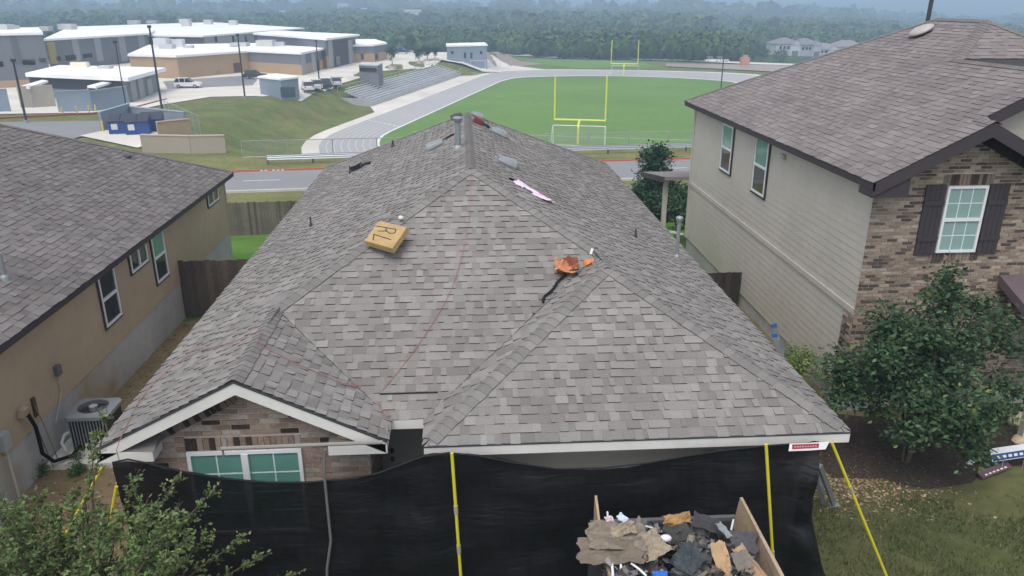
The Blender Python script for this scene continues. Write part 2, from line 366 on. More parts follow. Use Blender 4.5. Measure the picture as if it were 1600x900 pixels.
# ================================================================== PIECES (shingles, bricks, planks)
def psize(vs_):
    q = [proj(v) for v in vs_]; xs = [p[0] for p in q]; ys = [p[1] for p in q]
    if min(xs) > 1640 or max(xs) < -40 or min(ys) > 930 or max(ys) < -30: return 0
    return (max(xs) - min(xs)) * (max(ys) - min(ys))
def emit(pieces, name, rest, mat, parent, limit=300, key=None):
    """largest pieces become objects of their own, the others one joined part"""
    sc = sorted(((psize(p[0]) * (key(p) if key else 1), i) for i, p in enumerate(pieces)), reverse=True)
    top = set(i for s_, i in sc[:limit] if s_ > 12); rm = MB()
    for i, p in enumerate(pieces):
        if i in top:
            m_ = MB(); m_.v = list(p[0]); m_.f = list(p[1]); m_.c = list(p[2]); c = sum(m_.v, V(0, 0, 0)) / len(m_.v); m_.build(name, mat, parent, origin=c)
        else:
            k = len(rm.v); rm.v += p[0]; rm.f += [tuple(j + k for j in f) for f in p[1]]; rm.c += p[2]
    if rm.v: rm.build(rest, mat, parent, kind='stuff')
def shingle_face(P0, U, W, N, e, rmax, iv, tones, out, overhang=.02, lens=(.055, .19), edge=(.012, .011, .011), thick=(.005, .017), seed=0, r0=0.0):
    rnd = random.Random(seed); k = int(round(r0 / e))
    while k * e < rmax - .012:
        ra_, rb = k * e, min((k + 1) * e, rmax)
        a0, b0 = iv(ra_ + 1e-4); a1, b1 = iv(rb - 1e-4)
        if k == 0: ra_ -= overhang
        rt_ = rnd.uniform(.96, 1.04)
        c = min(a0, a1) - rnd.uniform(0, .3); hi = max(b0, b1); lastthick = False
        while c < hi:
            L = rnd.uniform(*lens); L = L if rnd.random() < .8 else L * 1.5; d = c + L
            q0, q1 = min(max(c, a0), b0), min(max(d, a0), b0); s0, s1 = min(max(c, a1), b1), min(max(d, a1), b1)
            if (q1 - q0) + (s1 - s0) > .02:
                lastthick = not lastthick if rnd.random() < .85 else lastthick
                t = (thick[1] if lastthick else thick[0]) * rnd.uniform(.85, 1.15); to = rnd.choice(tones); g = rnd.uniform(.93, 1.07) * rt_
                if lastthick: g *= 1.05
                col = tuple(x * g for x in to); jo = rnd.uniform(-.006, .006)
                P = lambda u, r, n_: P0 + U * u + W * r + N * n_
                v = [P(q0, ra_ + jo, 0), P(q1, ra_ + jo, 0), P(q1, ra_ + jo, t), P(q0, ra_ + jo, t), P(s1, rb + .012, .002), P(s0, rb + .012, .002)]
                f = [(3, 2, 4, 5), (0, 1, 2, 3), (1, 4, 2), (0, 3, 5)]
                out.append((v, f, [col, edge, edge, edge]))
            c = d
        k += 1
def caps(p, q, na, nb, out, tones, expo=.143, half=.135, seed=1, lift=.014, edge=(.07, .066, .064)):
    """overlapping cap shingles from p (low) to q (high), na/nb = downhill directions lying in the two faces"""
    rnd = random.Random(seed); p, q = Vector(p), Vector(q); d = q - p; L = d.length; d.normalize(); upn = (-(na + nb)).normalized()
    if upn.z < 0: upn = -upn
    k = 0
    while k * expo < L:
        a = p + d * (k * expo - .015); e_ = p + d * min(L + .02, (k + 1) * expo + .03); to = rnd.choice(tones); g = rnd.uniform(.9, 1.05); col = tuple(x * g for x in to)
        hw = half * rnd.uniform(.95, 1.04); l0, l1 = lift + .010, lift + .002; jj = d * rnd.uniform(-.008, .008)
        A = [a + na * hw + upn * l0 + jj, a + na * (hw * .12) + upn * (l0 + .004), a + nb * (hw * .12) + upn * (l0 + .004), a + nb * hw + upn * l0 - jj]
        B = [e_ + na * hw + upn * l1, e_ + na * (hw * .12) + upn * (l1 + .003), e_ + nb * (hw * .12) + upn * (l1 + .003), e_ + nb * hw + upn * l1]
        Lw = [x - upn * .009 for x in A]; B2 = [x - upn * .009 for x in B]
        v = A + B + Lw + [B2[0], B2[3]]
        f = [(0, 1, 5, 4), (1, 2, 6, 5), (2, 3, 7, 6), (8, 9, 1, 0), (9, 10, 2, 1), (10, 11, 3, 2), (8, 0, 4, 12), (3, 11, 13, 7)]
        out.append((v, f, [col] * 3 + [edge] * 5)); k += 1
def brick_fill(P0, U, W, N, zmax, ivs, out, colf, L=.254, hgt=.079, joint=.011, dep=.014, seed=0):
    rnd = random.Random(seed); k = 0
    while k * hgt < zmax:
        z0, z1 = k * hgt + joint / 2, (k + 1) * hgt - joint / 2
        for (a, b2) in ivs((z0 + z1) / 2):
            c = math.floor(a / L) * L - (L / 2 if k % 2 else 0)
            while c < b2:
                u0, u1 = max(c + joint / 2, a), min(c + L - joint / 2, b2)
                if u1 - u0 > .03:
                    n1 = dep + rnd.uniform(-.004, .005); col = colf(rnd)
                    P = lambda u, w_, n_: P0 + U * u + W * w_ + N * n_
                    v = [P(u0, z0, 0), P(u1, z0, 0), P(u1, z1, 0), P(u0, z1, 0), P(u0, z0, n1), P(u1, z0, n1), P(u1, z1, n1), P(u0, z1, n1)]
                    out.append((v, [(4, 5, 6, 7), (0, 1, 5, 4), (1, 2, 6, 5), (2, 3, 7, 6), (3, 0, 4, 7)], [col] * 5))
                c += L
        k += 1
def soldier(P0, U, W, N, n_, wd, hgt, out, colf, dep=.018, seed=3, skew=0):
    rnd = random.Random(seed)
    for k in range(n_):
        P = lambda u, w_, q: P0 + U * u + W * w_ + N * q
        u0, u1 = k * wd + .005, (k + 1) * wd - .005; n1 = dep + rnd.uniform(-.004, .004); col = colf(rnd)
        v = [P(u0, 0, 0), P(u1, 0, 0), P(u1, hgt, 0), P(u0, hgt, 0), P(u0, 0, n1), P(u1, 0, n1), P(u1, hgt, n1), P(u0, hgt, n1)]
        out.append((v, [(4, 5, 6, 7), (0, 1, 5, 4), (1, 2, 6, 5), (2, 3, 7, 6), (3, 0, 4, 7)], [col] * 5))
def window(parent, o, U, W, N, wd, ht, pane='glass_teal', cols=2, rows=2, split='h', trim=None, tw=.09):
    """o lower-left corner, N outward; frame is a part, panes / grid bars / trim its pieces"""
    f = MB(); fw = .05
    f.obox(o, U, W, N, 0, wd, 0, fw, 0, .045).obox(o, U, W, N, 0, wd, ht - fw, ht, 0, .045).obox(o, U, W, N, 0, fw, fw, ht - fw, 0, .045).obox(o, U, W, N, wd - fw, wd, fw, ht - fw, 0, .045)
    if split == 'h': f.obox(o, U, W, N, fw, wd - fw, ht / 2 - .03, ht / 2 + .03, 0, .05)
    if split == 'v': f.obox(o, U, W, N, wd / 2 - .03, wd / 2 + .03, fw, ht - fw, 0, .05)
    if split == 'w': f.obox(o, U, W, N, wd / 2 - .045, wd / 2 + .045, fw, ht - fw, 0, .055)
    fr = f.build('window', 'vinyl', parent, origin=o)
    halves = {'h': [(fw, wd - fw, fw, ht / 2 - .03), (fw, wd - fw, ht / 2 + .03, ht - fw)], 'v': [(fw, wd / 2 - .03, fw, ht - fw), (wd / 2 + .03, wd - fw, fw, ht - fw)],
              'w': [(fw, wd / 2 - .045, fw, ht - fw), (wd / 2 + .045, wd - fw, fw, ht - fw)]}[split]
    for i, (a, b2, c, d) in enumerate(halves):
        g = MB(); g.obox(o, U, W, N, a, b2, c, d, .0, .018); pn = pane if isinstance(pane, str) else pane[i]; g.build('pane', pn, fr)
        if cols:
            for k in range(1, cols): u = lerp(a, b2, k / cols); MB().obox(o, U, W, N, u - .009, u + .009, c, d, .018, .024, (.62, .75, .72)).build('grid_bar', 'plastic', fr)
            for k in range(1, rows): u = lerp(c, d, k / rows); MB().obox(o, U, W, N, a, b2, u - .009, u + .009, .0185, .0245, (.62, .75, .72)).build('grid_bar', 'plastic', fr)
    if trim:
        t = MB(); q = tw
        t.obox(o, U, W, N, -q, wd + q, -q, -.002, 0, .03).obox(o, U, W, N, -q, wd + q, ht + .002, ht + q, 0, .03).obox(o, U, W, N, -q, -.002, -.002, ht + .002, 0, .03).obox(o, U, W, N, wd + .002, wd + q, -.002, ht + .002, 0, .03)
        t.build('trim', trim, fr)
    return fr
def fascia(m_, p, q, hgt=.14, t=.025, n_=V(0, -1, 0), drop=.012):
    a, b2 = Vector(p) - V(0, 0, drop), Vector(q) - V(0, 0, drop)
    m_.hexa([a - V(0, 0, hgt), b2 - V(0, 0, hgt), b2 - V(0, 0, hgt) + n_ * t, a - V(0, 0, hgt) + n_ * t, a, b2, b2 + n_ * t, a + n_ * t]); return m_
X1, Y1, Z1 = V(1, 0, 0), V(0, 1, 0), V(0, 0, 1)

# ================================================================== THE HOUSE BEING RE-ROOFED
XL, XR, ZE = -4.82, 5.08, 2.72
YG, YR, YA, YB = 8.85, 9.40, 8.68, 27.0            # gable rake, recess eave, garage eave, back eave
XGR, XGA = -1.09, -.60; XG = (XL + XGR) / 2; RG = XG - XL; XA = (XGA + XR) / 2; RA = XR - XA
XM = (XL + XR) / 2; RM = XR - XM; PIT = .5; SL = math.sqrt(1 + PIT * PIT); EX = .143 / SL
ZR = ZE + PIT * RM
PL = {'L': (PIT, 0, ZE - PIT * XL), 'R': (-PIT, 0, ZE + PIT * XR), 'F': (0, PIT, ZE - PIT * YR), 'GR': (-PIT, 0, ZE + PIT * XGR), 'GL': (PIT, 0, ZE - PIT * XGA), 'GF': (0, PIT, ZE - PIT * YA)}
house = thing('shingled_house', 'single-storey brick house in the middle with new grey shingle hip roof', 'house', (XM, 17, -.3))
dk = MB()
def dpoly(pts): dk.face([V(x, y, z) - V(0, 0, .012) for x, y, z in pts])
zG, zA = ZE + PIT * RG, ZE + PIT * RA
dpoly([(XL, YG, ZE), (XG, YG, zG), (XG, YR + RG, zG), (XM, YR + RM, ZR), (XM, YB - RM, ZR), (XL, YB, ZE)])
dpoly([(XG, YG, zG), (XGR, YG, ZE), (XGR, YR, ZE), (XG, YR + RG, zG)])
dpoly([(XGR, YR, ZE), (XGA, YR, ZE), (XA, YR + RA, zA), (XM, YR + RM, ZR), (XG, YR + RG, zG)])
dpoly([(XGA, YA, ZE), (XA, YA + RA, zA), (XA, YR + RA, zA), (XGA, YR, ZE)])
dpoly([(XGA, YA, ZE), (XR, YA, ZE), (XA, YA + RA, zA)])
dpoly([(XR, YA, ZE), (XR, YB, ZE), (XM, YB - RM, ZR), (XM, YR + RM, ZR), (XA, YR + RA, zA), (XA, YA + RA, zA)])
dpoly([(XR, YB, ZE), (XL, YB, ZE), (XM, YB - RM, ZR)])
roof = dk.build('roof', 'deck', house)
TN = [tuple((1.0, .985, .965)[i] * ((.232, .222, .213)[i] * .48 + .52 * .95 * x) for i, x in enumerate(c)) for c in [(.30, .285, .275), (.265, .252, .243), (.225, .212, .205), (.185, .172, .166), (.325, .312, .30), (.25, .24, .235), (.21, .19, .18)]]
TC = [(.222, .209, .198), (.24, .226, .214), (.205, .193, .183)]
sh = []
nL, nR, nF, nB = V(-PIT, 0, 1).normalized(), V(PIT, 0, 1).normalized(), V(0, -PIT, 1).normalized(), V(0, PIT, 1).normalized()
shingle_face(V(XL, 0, ZE), Y1, V(1, 0, PIT), nL, EX, RM, lambda r: (YG if r < RG else YR + r, YB - r), TN, sh, seed=1)
shingle_face(V(XR, 0, ZE), Y1, V(-1, 0, PIT), nR, EX, RM, lambda r: (YA + r if r < RA else YR + r, YB - r), TN, sh, seed=2)
shingle_face(V(XGR, 0, ZE), Y1, V(-1, 0, PIT), nR, EX, RG, lambda r: (YG, YR + r), TN, sh, seed=3)
shingle_face(V(XGA, 0, ZE), Y1, V(1, 0, PIT), nL, EX, RA, lambda r: (YA + r, YR + r), TN, sh, seed=4)
shingle_face(V(0, YR, ZE), X1, V(0, 1, PIT), nF, EX, RM, lambda r: (XGR - r if r < RG else XL + r, XGA + r if r < RA else XR - r), TN, sh, seed=5)
shingle_face(V(0, YA, ZE), X1, V(0, 1, PIT), nF, EX, RA, lambda r: (XGA + r, XR - r), TN, sh, seed=6)
shingle_face(V(0, YB, ZE), X1, V(0, -1, PIT), nB, EX, RM, lambda r: (XL + r, XR - r), TN, sh, seed=8)
emit(sh, 'shingle', 'shingle_field', 'shingle', roof, 300)
dL, dR, dF, dB = V(-1, 0, -PIT).normalized(), V(1, 0, -PIT).normalized(), V(0, -1, -PIT).normalized(), V(0, 1, -PIT).normalized()
def perp(d_, e_): e_ = e_.normalized(); r_ = d_ - e_ * d_.dot(e_); return r_.normalized()
cp = []
def hip(p, q, a, b2, seed, **k): p, q = Vector(p), Vector(q); p = p + (q - p).normalized() * (.13 if p.z < ZE + .01 else 0); caps(p, q, perp(a, q - p), perp(b2, q - p), cp, TC, seed=seed, **k)
hip((XGA, YA, ZE), (XA, YA + RA, zA), dL, dF, 1); hip((XR, YA, ZE), (XA, YA + RA, zA), dR, dF, 2)
hip((XA, YA + RA - .05, zA), (XA, YR + RA + .05, zA), dL, dR, 3); hip((XA, YR + RA, zA), (XM, YR + RM, ZR), dR, dF, 4)
hip((XG, YG, zG), (XG, YR + RG + .05, zG), dL, dR, 5); hip((XG, YR + RG, zG), (XM, YR + RM, ZR), dL, dF, 6)
hip((XL, YB, ZE), (XM, YB - RM, ZR), dL, dB, 7); hip((XR, YB, ZE), (XM, YB - RM, ZR), dR, dB, 8)
hip((XM, YR + RM - .05, ZR), (XM, YB - RM, ZR), dL, dR, 9, half=.115, lift=.012)
emit(cp, 'ridge_cap', 'ridge_cap_run', 'shingle', roof, 300)
# dark strip coloured as the shadow of a raised course above the entry
MB().obox(V(-.86, YR + .36, ZE + .18), X1, V(0, 1, PIT).normalized(), nF, -.40, .42, 0, .022, .010, .019, (.03, .03, .03)).build('raised_course_shadow', 'shingle', roof)
# trim boards
fb = MB(); fascia(fb, (XGA, YA, ZE), (XR, YA, ZE)); fb.build('fascia_board', 'white_paint', house)
fb = MB(); fascia(fb, (XGR, YR, ZE), (XGA, YR, ZE)); fb.build('fascia_board', 'white_paint', house)
fb = MB(); fascia(fb, (XGA, YA + .002, ZE), (XGA, YR, ZE), n_=V(1, 0, 0), t=.02); fb.build('fascia_board', 'white_paint', house)
fb = MB(); fascia(fb, (XGR, YG, ZE), (XGR, YR, ZE), n_=V(-1, 0, 0), t=.02); fb.build('fascia_board', 'white_paint', house)
fb = MB(); fascia(fb, (XR, YA, ZE), (XR, YB, ZE), n_=V(-1, 0, 0), t=.02); fb.build('fascia_board', 'white_paint', house)
fb = MB(); fascia(fb, (XL, YG, ZE), (XL, YB, ZE), n_=V(1, 0, 0), t=.02); fb.build('fascia_board', 'white_paint', house)
fb = MB(); fascia(fb, (XL, YG + .02, ZE), (XG, YG + .02, zG), .165, .028, drop=.035); fb.build('rake_board', 'white_paint', house)
fb = MB(); fascia(fb, (XG, YG + .02, zG), (XGR, YG + .02, ZE), .165, .028, drop=.035); fb.build('rake_board', 'white_paint', house)
de = MB()
for p, q in (((XL, YG, ZE), (XG, YG, zG)), ((XG, YG, zG), (XGR, YG, ZE))): fascia(de, Vector(p) + V(0, .012, 0), Vector(q) + V(0, .012, 0), .03, .03, drop=.004)
fascia(de, (XGA, YA + .012, ZE), (XR, YA + .012, ZE), .018, .045, drop=-.002)
de.build('drip_edge', 'metal_dark', house)
# walls
WY, GY, DY = 9.17, 9.12, 10.35
wl = MB(); wl.box(-4.42, -4.3, WY + .1, 26.6, -.6, 2.58); wl.box(4.6, 4.72, GY + .1, 26.6, -.6, 2.58); wl.box(-4.3, 4.6, 26.5, 26.6, -.6, 2.58); wl.build('side_wall', 'siding_tan', house)
gw = MB(); gw.box(-.30, 4.72, GY, GY + .1, -.1, 2.58); gw.build('garage_wall', 'siding_tan', house)
tr_ = MB(); tr_.box(-.30, 4.72, GY - .03, GY - .002, 2.33, 2.57); tr_.build('garage_header_trim', 'siding_tan', house)
gd = MB()
for k in range(4): gd.box(.35, 4.1, GY - .02 + .002 * (k % 2), GY - .003, .02 + k * .57, .57 + k * .57)
gd.build('garage_door', 'siding_tan', house)
sf = MB(); sf.box(-.5, 5.05, YA + .004, GY - .002, 2.562, 2.574)
sf.build('soffit', 'white_paint', house)
dw = MB(); dw.box(-1.42, -.30, DY, DY + .1, -.1, 2.58); dw.build('entry_wall', 'door_paint', house)
sw = MB(); sw.box(-.30, -.2, GY + .1, DY, -.1, 2.58); sw.build('entry_side_wall', 'siding_tan', house)
dr = MB().box(-1.28, -.36, DY - .045, DY - .002, .02, 2.42); drr = dr.build('door', 'door_paint', house)
for zz in (1.66, 1.51): MB().tube([(-1.2, DY - .046, zz), (-1.2, DY - .075, zz), (-1.2, DY - .09, zz)], .035, 10).build('door_lock', 'metal_dark', drr)
# brick gable wall, window
bw = MB(); bw.face([V(-4.42, WY, -.1), V(-1.38, WY, -.1), V(-1.38, WY, 2.60), V(XG, WY, zG - .17), V(-4.42, WY, 2.60)]); bw.box(-1.48, -1.38, WY + .003, DY, -.1, 2.58)
bwo = bw.build('brick_wall', 'mortar', house)
def bcol(rnd):
    r_ = rnd.random()
    if r_ < .11: c = (.06, .042, .034)
    elif r_ < .30: c = (.40, .345, .30)
    elif r_ < .62: c = (.275, .20, .157)
    else: c = (.33, .25, .20)
    g = rnd.uniform(.85, 1.12); return tuple(x * g for x in c)
WX0, WX1, WZ0, WZ1 = -3.80, -2.28, 1.12, 2.455
def giv(z):
    z += .0; zz = z
    top = (zG - .17 - zz) / PIT - .24
    a, b2 = max(-4.40, XG - top), min(-1.39, XG + top)
    if b2 - a < .05: return []
    if WZ0 - .01 < zz < WZ1 + .2: return [(a, WX0 - .01), (WX1 + .01, b2)]
    return [(a, b2)]
br = []; brick_fill(V(0, WY, 0), X1, Z1, V(0, -1, 0), 3.5, giv, br, bcol, joint=.017, seed=11)
soldier(V(WX0 - .01, WY, WZ1 + .006), X1, Z1, V(0, -1, 0), 19, .0806, .19, br, bcol, seed=4)
dd = V(1, 0, PIT).normalized(); uu = V(-PIT, 0, 1).normalized(); soldier(V(-4.40, WY, 2.60 - .10) , dd, uu, V(0, -1, 0), 19, .081, .2, br, lambda r: (.045, .034, .03) if r.random() < .5 else (.2, .15, .12), dep=.022, seed=6)
dd2 = V(1, 0, -PIT).normalized(); uu2 = V(PIT, 0, 1).normalized(); soldier(V(XG + .02, WY, zG - .36), dd2, uu2, V(0, -1, 0), 19, .081, .2, br, lambda r: (.045, .034, .03) if r.random() < .3 else (.24, .18, .14), dep=.021, seed=7)
emit(br, 'brick', 'brick_field', 'brick', bwo, 300)
brs = []; brick_fill(V(-1.38, WY, 0), Y1, Z1, X1, 2.5, lambda z: [(.02, 1.9)], brs, bcol, seed=12); emit(brs, 'return_brick', 'return_brick_field', 'brick', bwo, 40)
window(house, V(WX0, WY - .004, WZ0), X1, Z1, V(0, -1, 0), WX1 - WX0, WZ1 - WZ0, 'glass_teal', 2, 4, 'w')
# boxed eave returns with little shingled tops
for x0, x1 in ((XL + .02, -4.10), (-1.86, XGR - .02)):
    m_ = MB(); m_.box(x0, x1, YG - .008, WY - .02, ZE - .20, ZE - .055); m_.build('eave_return', 'white_paint', house)
    m_ = MB(); zt = ZE - .05; m_.face([V(x0, YG + .03, zt), V(x1 + .02, YG - .02, zt), V(x1 + .02, WY - .025, zt + .10), V(x0, WY - .025, zt + .10)], TN[3]); m_.face([V(x1 + .02, YG - .02, zt), V(x1 + .02, WY - .025, zt), V(x1 + .02, WY - .025, zt + .1)], TN[3])
    m_.build('return_cap', 'shingle', house)
m_ = MB(); m_.hexa([V(-1.78, WY - .2, 2.675), V(-1.55, WY - .22, 2.672), V(-1.55, WY - .1, 2.70), V(-1.78, WY - .1, 2.70), V(-1.74, WY - .2, 2.74), V(-1.62, WY - .22, 2.72), V(-1.6, WY - .1, 2.78), V(-1.74, WY - .1, 2.80)], (.45, .25, .09)); m_.build('torn_soffit_wood', 'wood', house)
# roof vents, flue, pipes
def roof_frame(px, py, pl):
    p = hit(px, py, PL[pl]); a, b2, c = PL[pl]; N = V(-a, -b2, 1).normalized(); W = V(-a, -b2, 0).normalized(); W = V(W.x, W.y, a * W.x + b2 * W.y).normalized()   # downhill
    U = W.cross(N).normalized(); return p, U, W, N
def slant_vent(parent, p, U, W, N, wd=.46, ln=.42, hg=.13, mat='metal_grey', flange=True):
    m_ = MB(); o = p + N * .016
    if flange: m_.obox(o, U, W, N, -wd * .62, wd * .62, -ln * .62, ln * .5, 0, .006)
    # rounded hood: cross-section arcs growing downhill
    n_ = 10; K = 6; rings = []
    for k in range(K + 1):
        t = k / K; hh = hg * (.45 + .55 * math.sin(t * math.pi * .62)); ww = wd * (.42 + .10 * math.sin(t * math.pi * .6)); i = len(m_.v)
        for j in range(n_ + 1):
            a = math.pi * j / n_; m_.v.append(o + U * (-ww * math.cos(a)) + W * lerp(-ln * .5, ln * .5, t) + N * (.02 + hh * (math.sin(a) ** .55)))
        rings.append(i)
    for a, b2 in zip(rings, rings[1:]):
        for j in range(n_): m_.f.append((a + j, a + j + 1, b2 + j + 1, b2 + j)); m_.c.append((1, 1, 1))
    m_.f.append(tuple(rings[0] + j for j in range(n_ + 1))); m_.c.append((1, 1, 1))
    v_ = m_.build('roof_vent', mat, parent, smooth=False)
    s = MB(); s.obox(o, U, W, N, -wd * .44, wd * .44, ln * .36, ln * .47, .008, .08); s.build('vent_opening', 'metal_dark', v_); return v_
for px, py, pl in ((682, 229, 'L'), (790, 256, 'R'), (777, 209, 'R')): slant_vent(house, *roof_frame(px, py, pl))
slant_vent(house, *roof_frame(714, 183.5, 'L'), .4, .3, .1, 'metal_dark'); slant_vent(house, *roof_frame(745, 182, 'R'), .4, .3, .1)
def flue(parent, base, ht, r, cap=True, mat='metal_grey'):
    m_ = MB(); m_.tube([base - V(0, 0, .08), base + V(0, 0, ht)], r, 12)
    f_ = m_.build('flue_pipe', mat, parent, smooth=False)
    MB().tube([base - V(0, 0, .12), base + V(0, 0, .05), base + V(0, 0, .09)], [r * 2.6, r * 1.7, r * 1.1], 12).build('flue_flashing', mat, f_)
    if cap:
        MB().tube([base + V(0, 0, ht * .99), base + V(0, 0, ht + .02), base + V(0, 0, ht + .08), base + V(0, 0, ht + .11)], [r * 1.0, r * 1.6, r * 1.9, r * 1.2], 12).build('flue_cap', mat, f_)
    return f_
b0 = hit(716, 233, PL['L']); flue(house, b0, .60, .062)
b0 = hit(1057, 403, PL['R']); flue(house, b0, .80, .042)
for px, py, pl, hh, r in ((486, 354, 'L', .22, .021), (547, 271, 'L', .22, .02), (614, 230, 'L', .2, .03), (993, 371, 'R', .18, .02)):
    b0 = hit(px, py, PL[pl]); flue(house, b0, hh, r, False, 'metal_dark')

# ================================================================== BROWN HOUSE ON THE LEFT
LW = -7.9; LE = -7.6; LZ = 2.89; LB = 25.6; LF = 7.0
lh = thing('brown_house', 'brown sided house on the left with grey shingle roof and exposed foundation', 'house', (-12, 16, -.3))
m_ = MB(); m_.face([V(LE, LF, LZ - .012), V(LE, LB, LZ - .012), V(LE - 6.4, LB - 6.4, LZ + 3.188), V(LE - 6.4, LF, LZ + 3.188)]); m_.face([V(LE, LB, LZ - .012), V(LE - 12.8, LB, LZ - .012), V(LE - 6.4, LB - 6.4, LZ + 3.188)])
m_.face([V(LE - 6.4, LF, LZ + 3.188), V(LE - 6.4, LB - 6.4, LZ + 3.188), V(LE - 12.8, LB, LZ - .012), V(LE - 12.8, LF, LZ - .012)])
lroof = m_.build('roof', 'deck', lh)
TL = [(.198, .182, .177), (.185, .168, .163), (.170, .155, .152), (.21, .193, .188), (.19, .17, .16), (.152, .138, .134)]
sl = []; shingle_face(V(LE, 0, LZ), Y1, V(-1, 0, PIT), nR, EX, 6.4, lambda r: (LF, LB - r), TL, sl, lens=(.08, .24), thick=(.005, .014), seed=21)
emit(sl, 'shingle', 'shingle_field', 'shingle', lroof, 300)
cp = []; p, q = V(LE, LB, LZ), V(LE - 6.4, LB - 6.4, LZ + 3.2); caps(p, q, perp(dR, q - p), perp(dB, q - p), cp, [TL[1]], seed=22); emit(cp, 'ridge_cap', 'ridge_cap_run', 'shingle', lroof, 60)
fb = MB(); fascia(fb, (LE, LF, LZ), (LE, LB, LZ), .14, .025, V(-1, 0, 0)); fascia(fb, (LE - .03, LB, LZ), (LE - 12.8, LB, LZ), .14, .025, V(0, -1, 0)); fb.build('fascia_board', 'brown_trim', lh)
sf = MB(); sf.box(LW + .002, LE - .03, LF, LB - .03, LZ - .16, LZ - .15); sf.build('soffit', 'siding_brown', lh)
m_ = MB(); FT = .88; m_.box(LW - 12, LW, LF, 25.42, FT, LZ - .15); lwall = m_.build('wall', 'siding_brown', lh)
for k in range(12):                                                     # lap siding courses
    z0 = FT + k * .155; z1 = min(z0 + .155, LZ - .16); MB().hexa([V(LW + .002, LF, z0), V(LW + .012, LF, z0), V(LW + .012, 25.44, z0), V(LW + .002, 25.44, z0), V(LW + .002, LF, z1), V(LW + .006, LF, z1), V(LW + .006, 25.44, z1), V(LW + .002, 25.44, z1)]).build('siding_board', 'siding_brown', lwall)
MB().box(LW - .02, LW + .024, 25.35, 25.46, FT, LZ - .16).build('corner_board', 'siding_brown', lh)
m_ = MB(); m_.box(LW - 11.95, LW - .012, LF, 25.40, -1.4, FT); m_.build('foundation', 'foundation', lh)
def lwin(pa, pb, pane, split, cols=0, pb_drop=0):
    a, b2 = atx(*pa, LW), atx(*pb, LW); y0, y1 = a.y, b2.y; z0 = min(a.z, b2.z)
    return y0, y1, z0
NX = V(1, 0, 0)
window(lh, V(LW + .013, 15.95, 1.45), Y1, Z1, NX, .80, 1.22, ('glass_dark', 'glass_dark'), 0, 0, 'h', 'brown_trim', .05)
window(lh, V(LW + .013, 17.62, 2.12), Y1, Z1, NX, 1.0, .55, 'glass_dark', 0, 0, 'v', 'brown_trim', .05)
window(lh, V(LW + .013, 18.95, 1.38), Y1, Z1, NX, .80, 1.29, ('glass_dark', 'glass_teal'), 0, 0, 'h', 'brown_trim', .05)
window(lh, V(LW + .013, 23.55, 2.22), Y1, Z1, NX, 1.05, .48, 'glass_dark', 0, 0, 'v', 'brown_trim', .05)
LP = (-PIT, 0, LZ + PIT * LE)
PL['LH'] = LP
b0 = hit(46, 318, LP); flue(lh, b0, .22, .022, False); b0 = hit(8, 436, LP); flue(lh, b0, .5, .045, False); 
p, U, W, N = roof_frame(198, 246, 'LH'); slant_vent(lh, p, U, W, N, .22, .16, .05, 'metal_dark', False)
# services on the wall
m_ = MB(); y = 10.92; m_.box(LW + .013, LW + .16, y - .22, y + .22, .92, 1.45, (.24, .30, .36)); mt = m_.build('meter_box', 'paint', lh)
MB().tube([(LW + .16, y + .02, 1.12), (LW + .24, y + .02, 1.12), (LW + .27, y + .02, 1.12)], [.085, .085, .05], 14, (.55, .57, .58)).build('meter_dial', 'plastic', mt)
MB().tube([(LW + .09, y + .12, .93), (LW + .09, y + .14, .4), (LW + .09, y + .16, -.2)], .045, 10, (.33, .35, .36)).build('conduit', 'plastic', lh)
y = 11.75; m_ = MB(); m_.box(LW + .013, LW + .12, y - .11, y + .11, 1.02, 1.33, (.34, .36, .38)); jb = m_.build('junction_box', 'paint', lh)
MB().tube([(LW + .06, y, 1.03), (LW + .06, y + .02, -.1)], .02, 8, (.55, .5, .42)).build('conduit', 'plastic', lh)
y = 13.75; MB().box(LW + .013, LW + .1, y - .07, y + .07, 1.42, 1.62, (.12, .12, .13)).build('disconnect_box', 'paint', lh)
MB().tube([(LW + .04, y, 1.42), (LW + .04, y - .02, 1.05), (LW + .05, y - .25, .8), (LW + .05, y - .45, .62)], .012, 6, (.42, .36, .28)).build('conduit', 'plastic', lh)
m_ = MB(); m_.tube([(LW + .02, 12.42, 1.28), (LW + .12, 12.46, 1.27), (LW + .17, 12.5, 1.0), (LW + .16, 12.52, .45), (LW + .22, 12.7, .16), (LW + .42, 12.95, .12), (LW + .55, 13.1, .25)], .035, 8, (.015, .015, .016)); m_.build('insulated_line', 'rubber', lh)
m_ = MB(); m_.obox(V(LW + .013, 12.3, 1.30), Y1, V(.3, .0, .95).normalized(), NX, 0, .16, 0, .16, 0, .12, (.42, .33, .23)); m_.build('line_cover', 'plastic', lh)
for k, (yy, r) in enumerate(((12.62, .013), (12.82, .011))): MB().tube([(LW + .03, yy, 1.38 - k * .03), (LW + .12, yy + .02, .8), (LW + .2, yy + .05, .06)], r, 6, (.20, .17, .14)).build('drain_pipe', 'plastic', lh)
MB().box(LW + .013, LW + .05, 12.78, 12.88, 1.05, 1.42, (.2, .14, .09)).build('trim_block', 'siding_brown', lh)
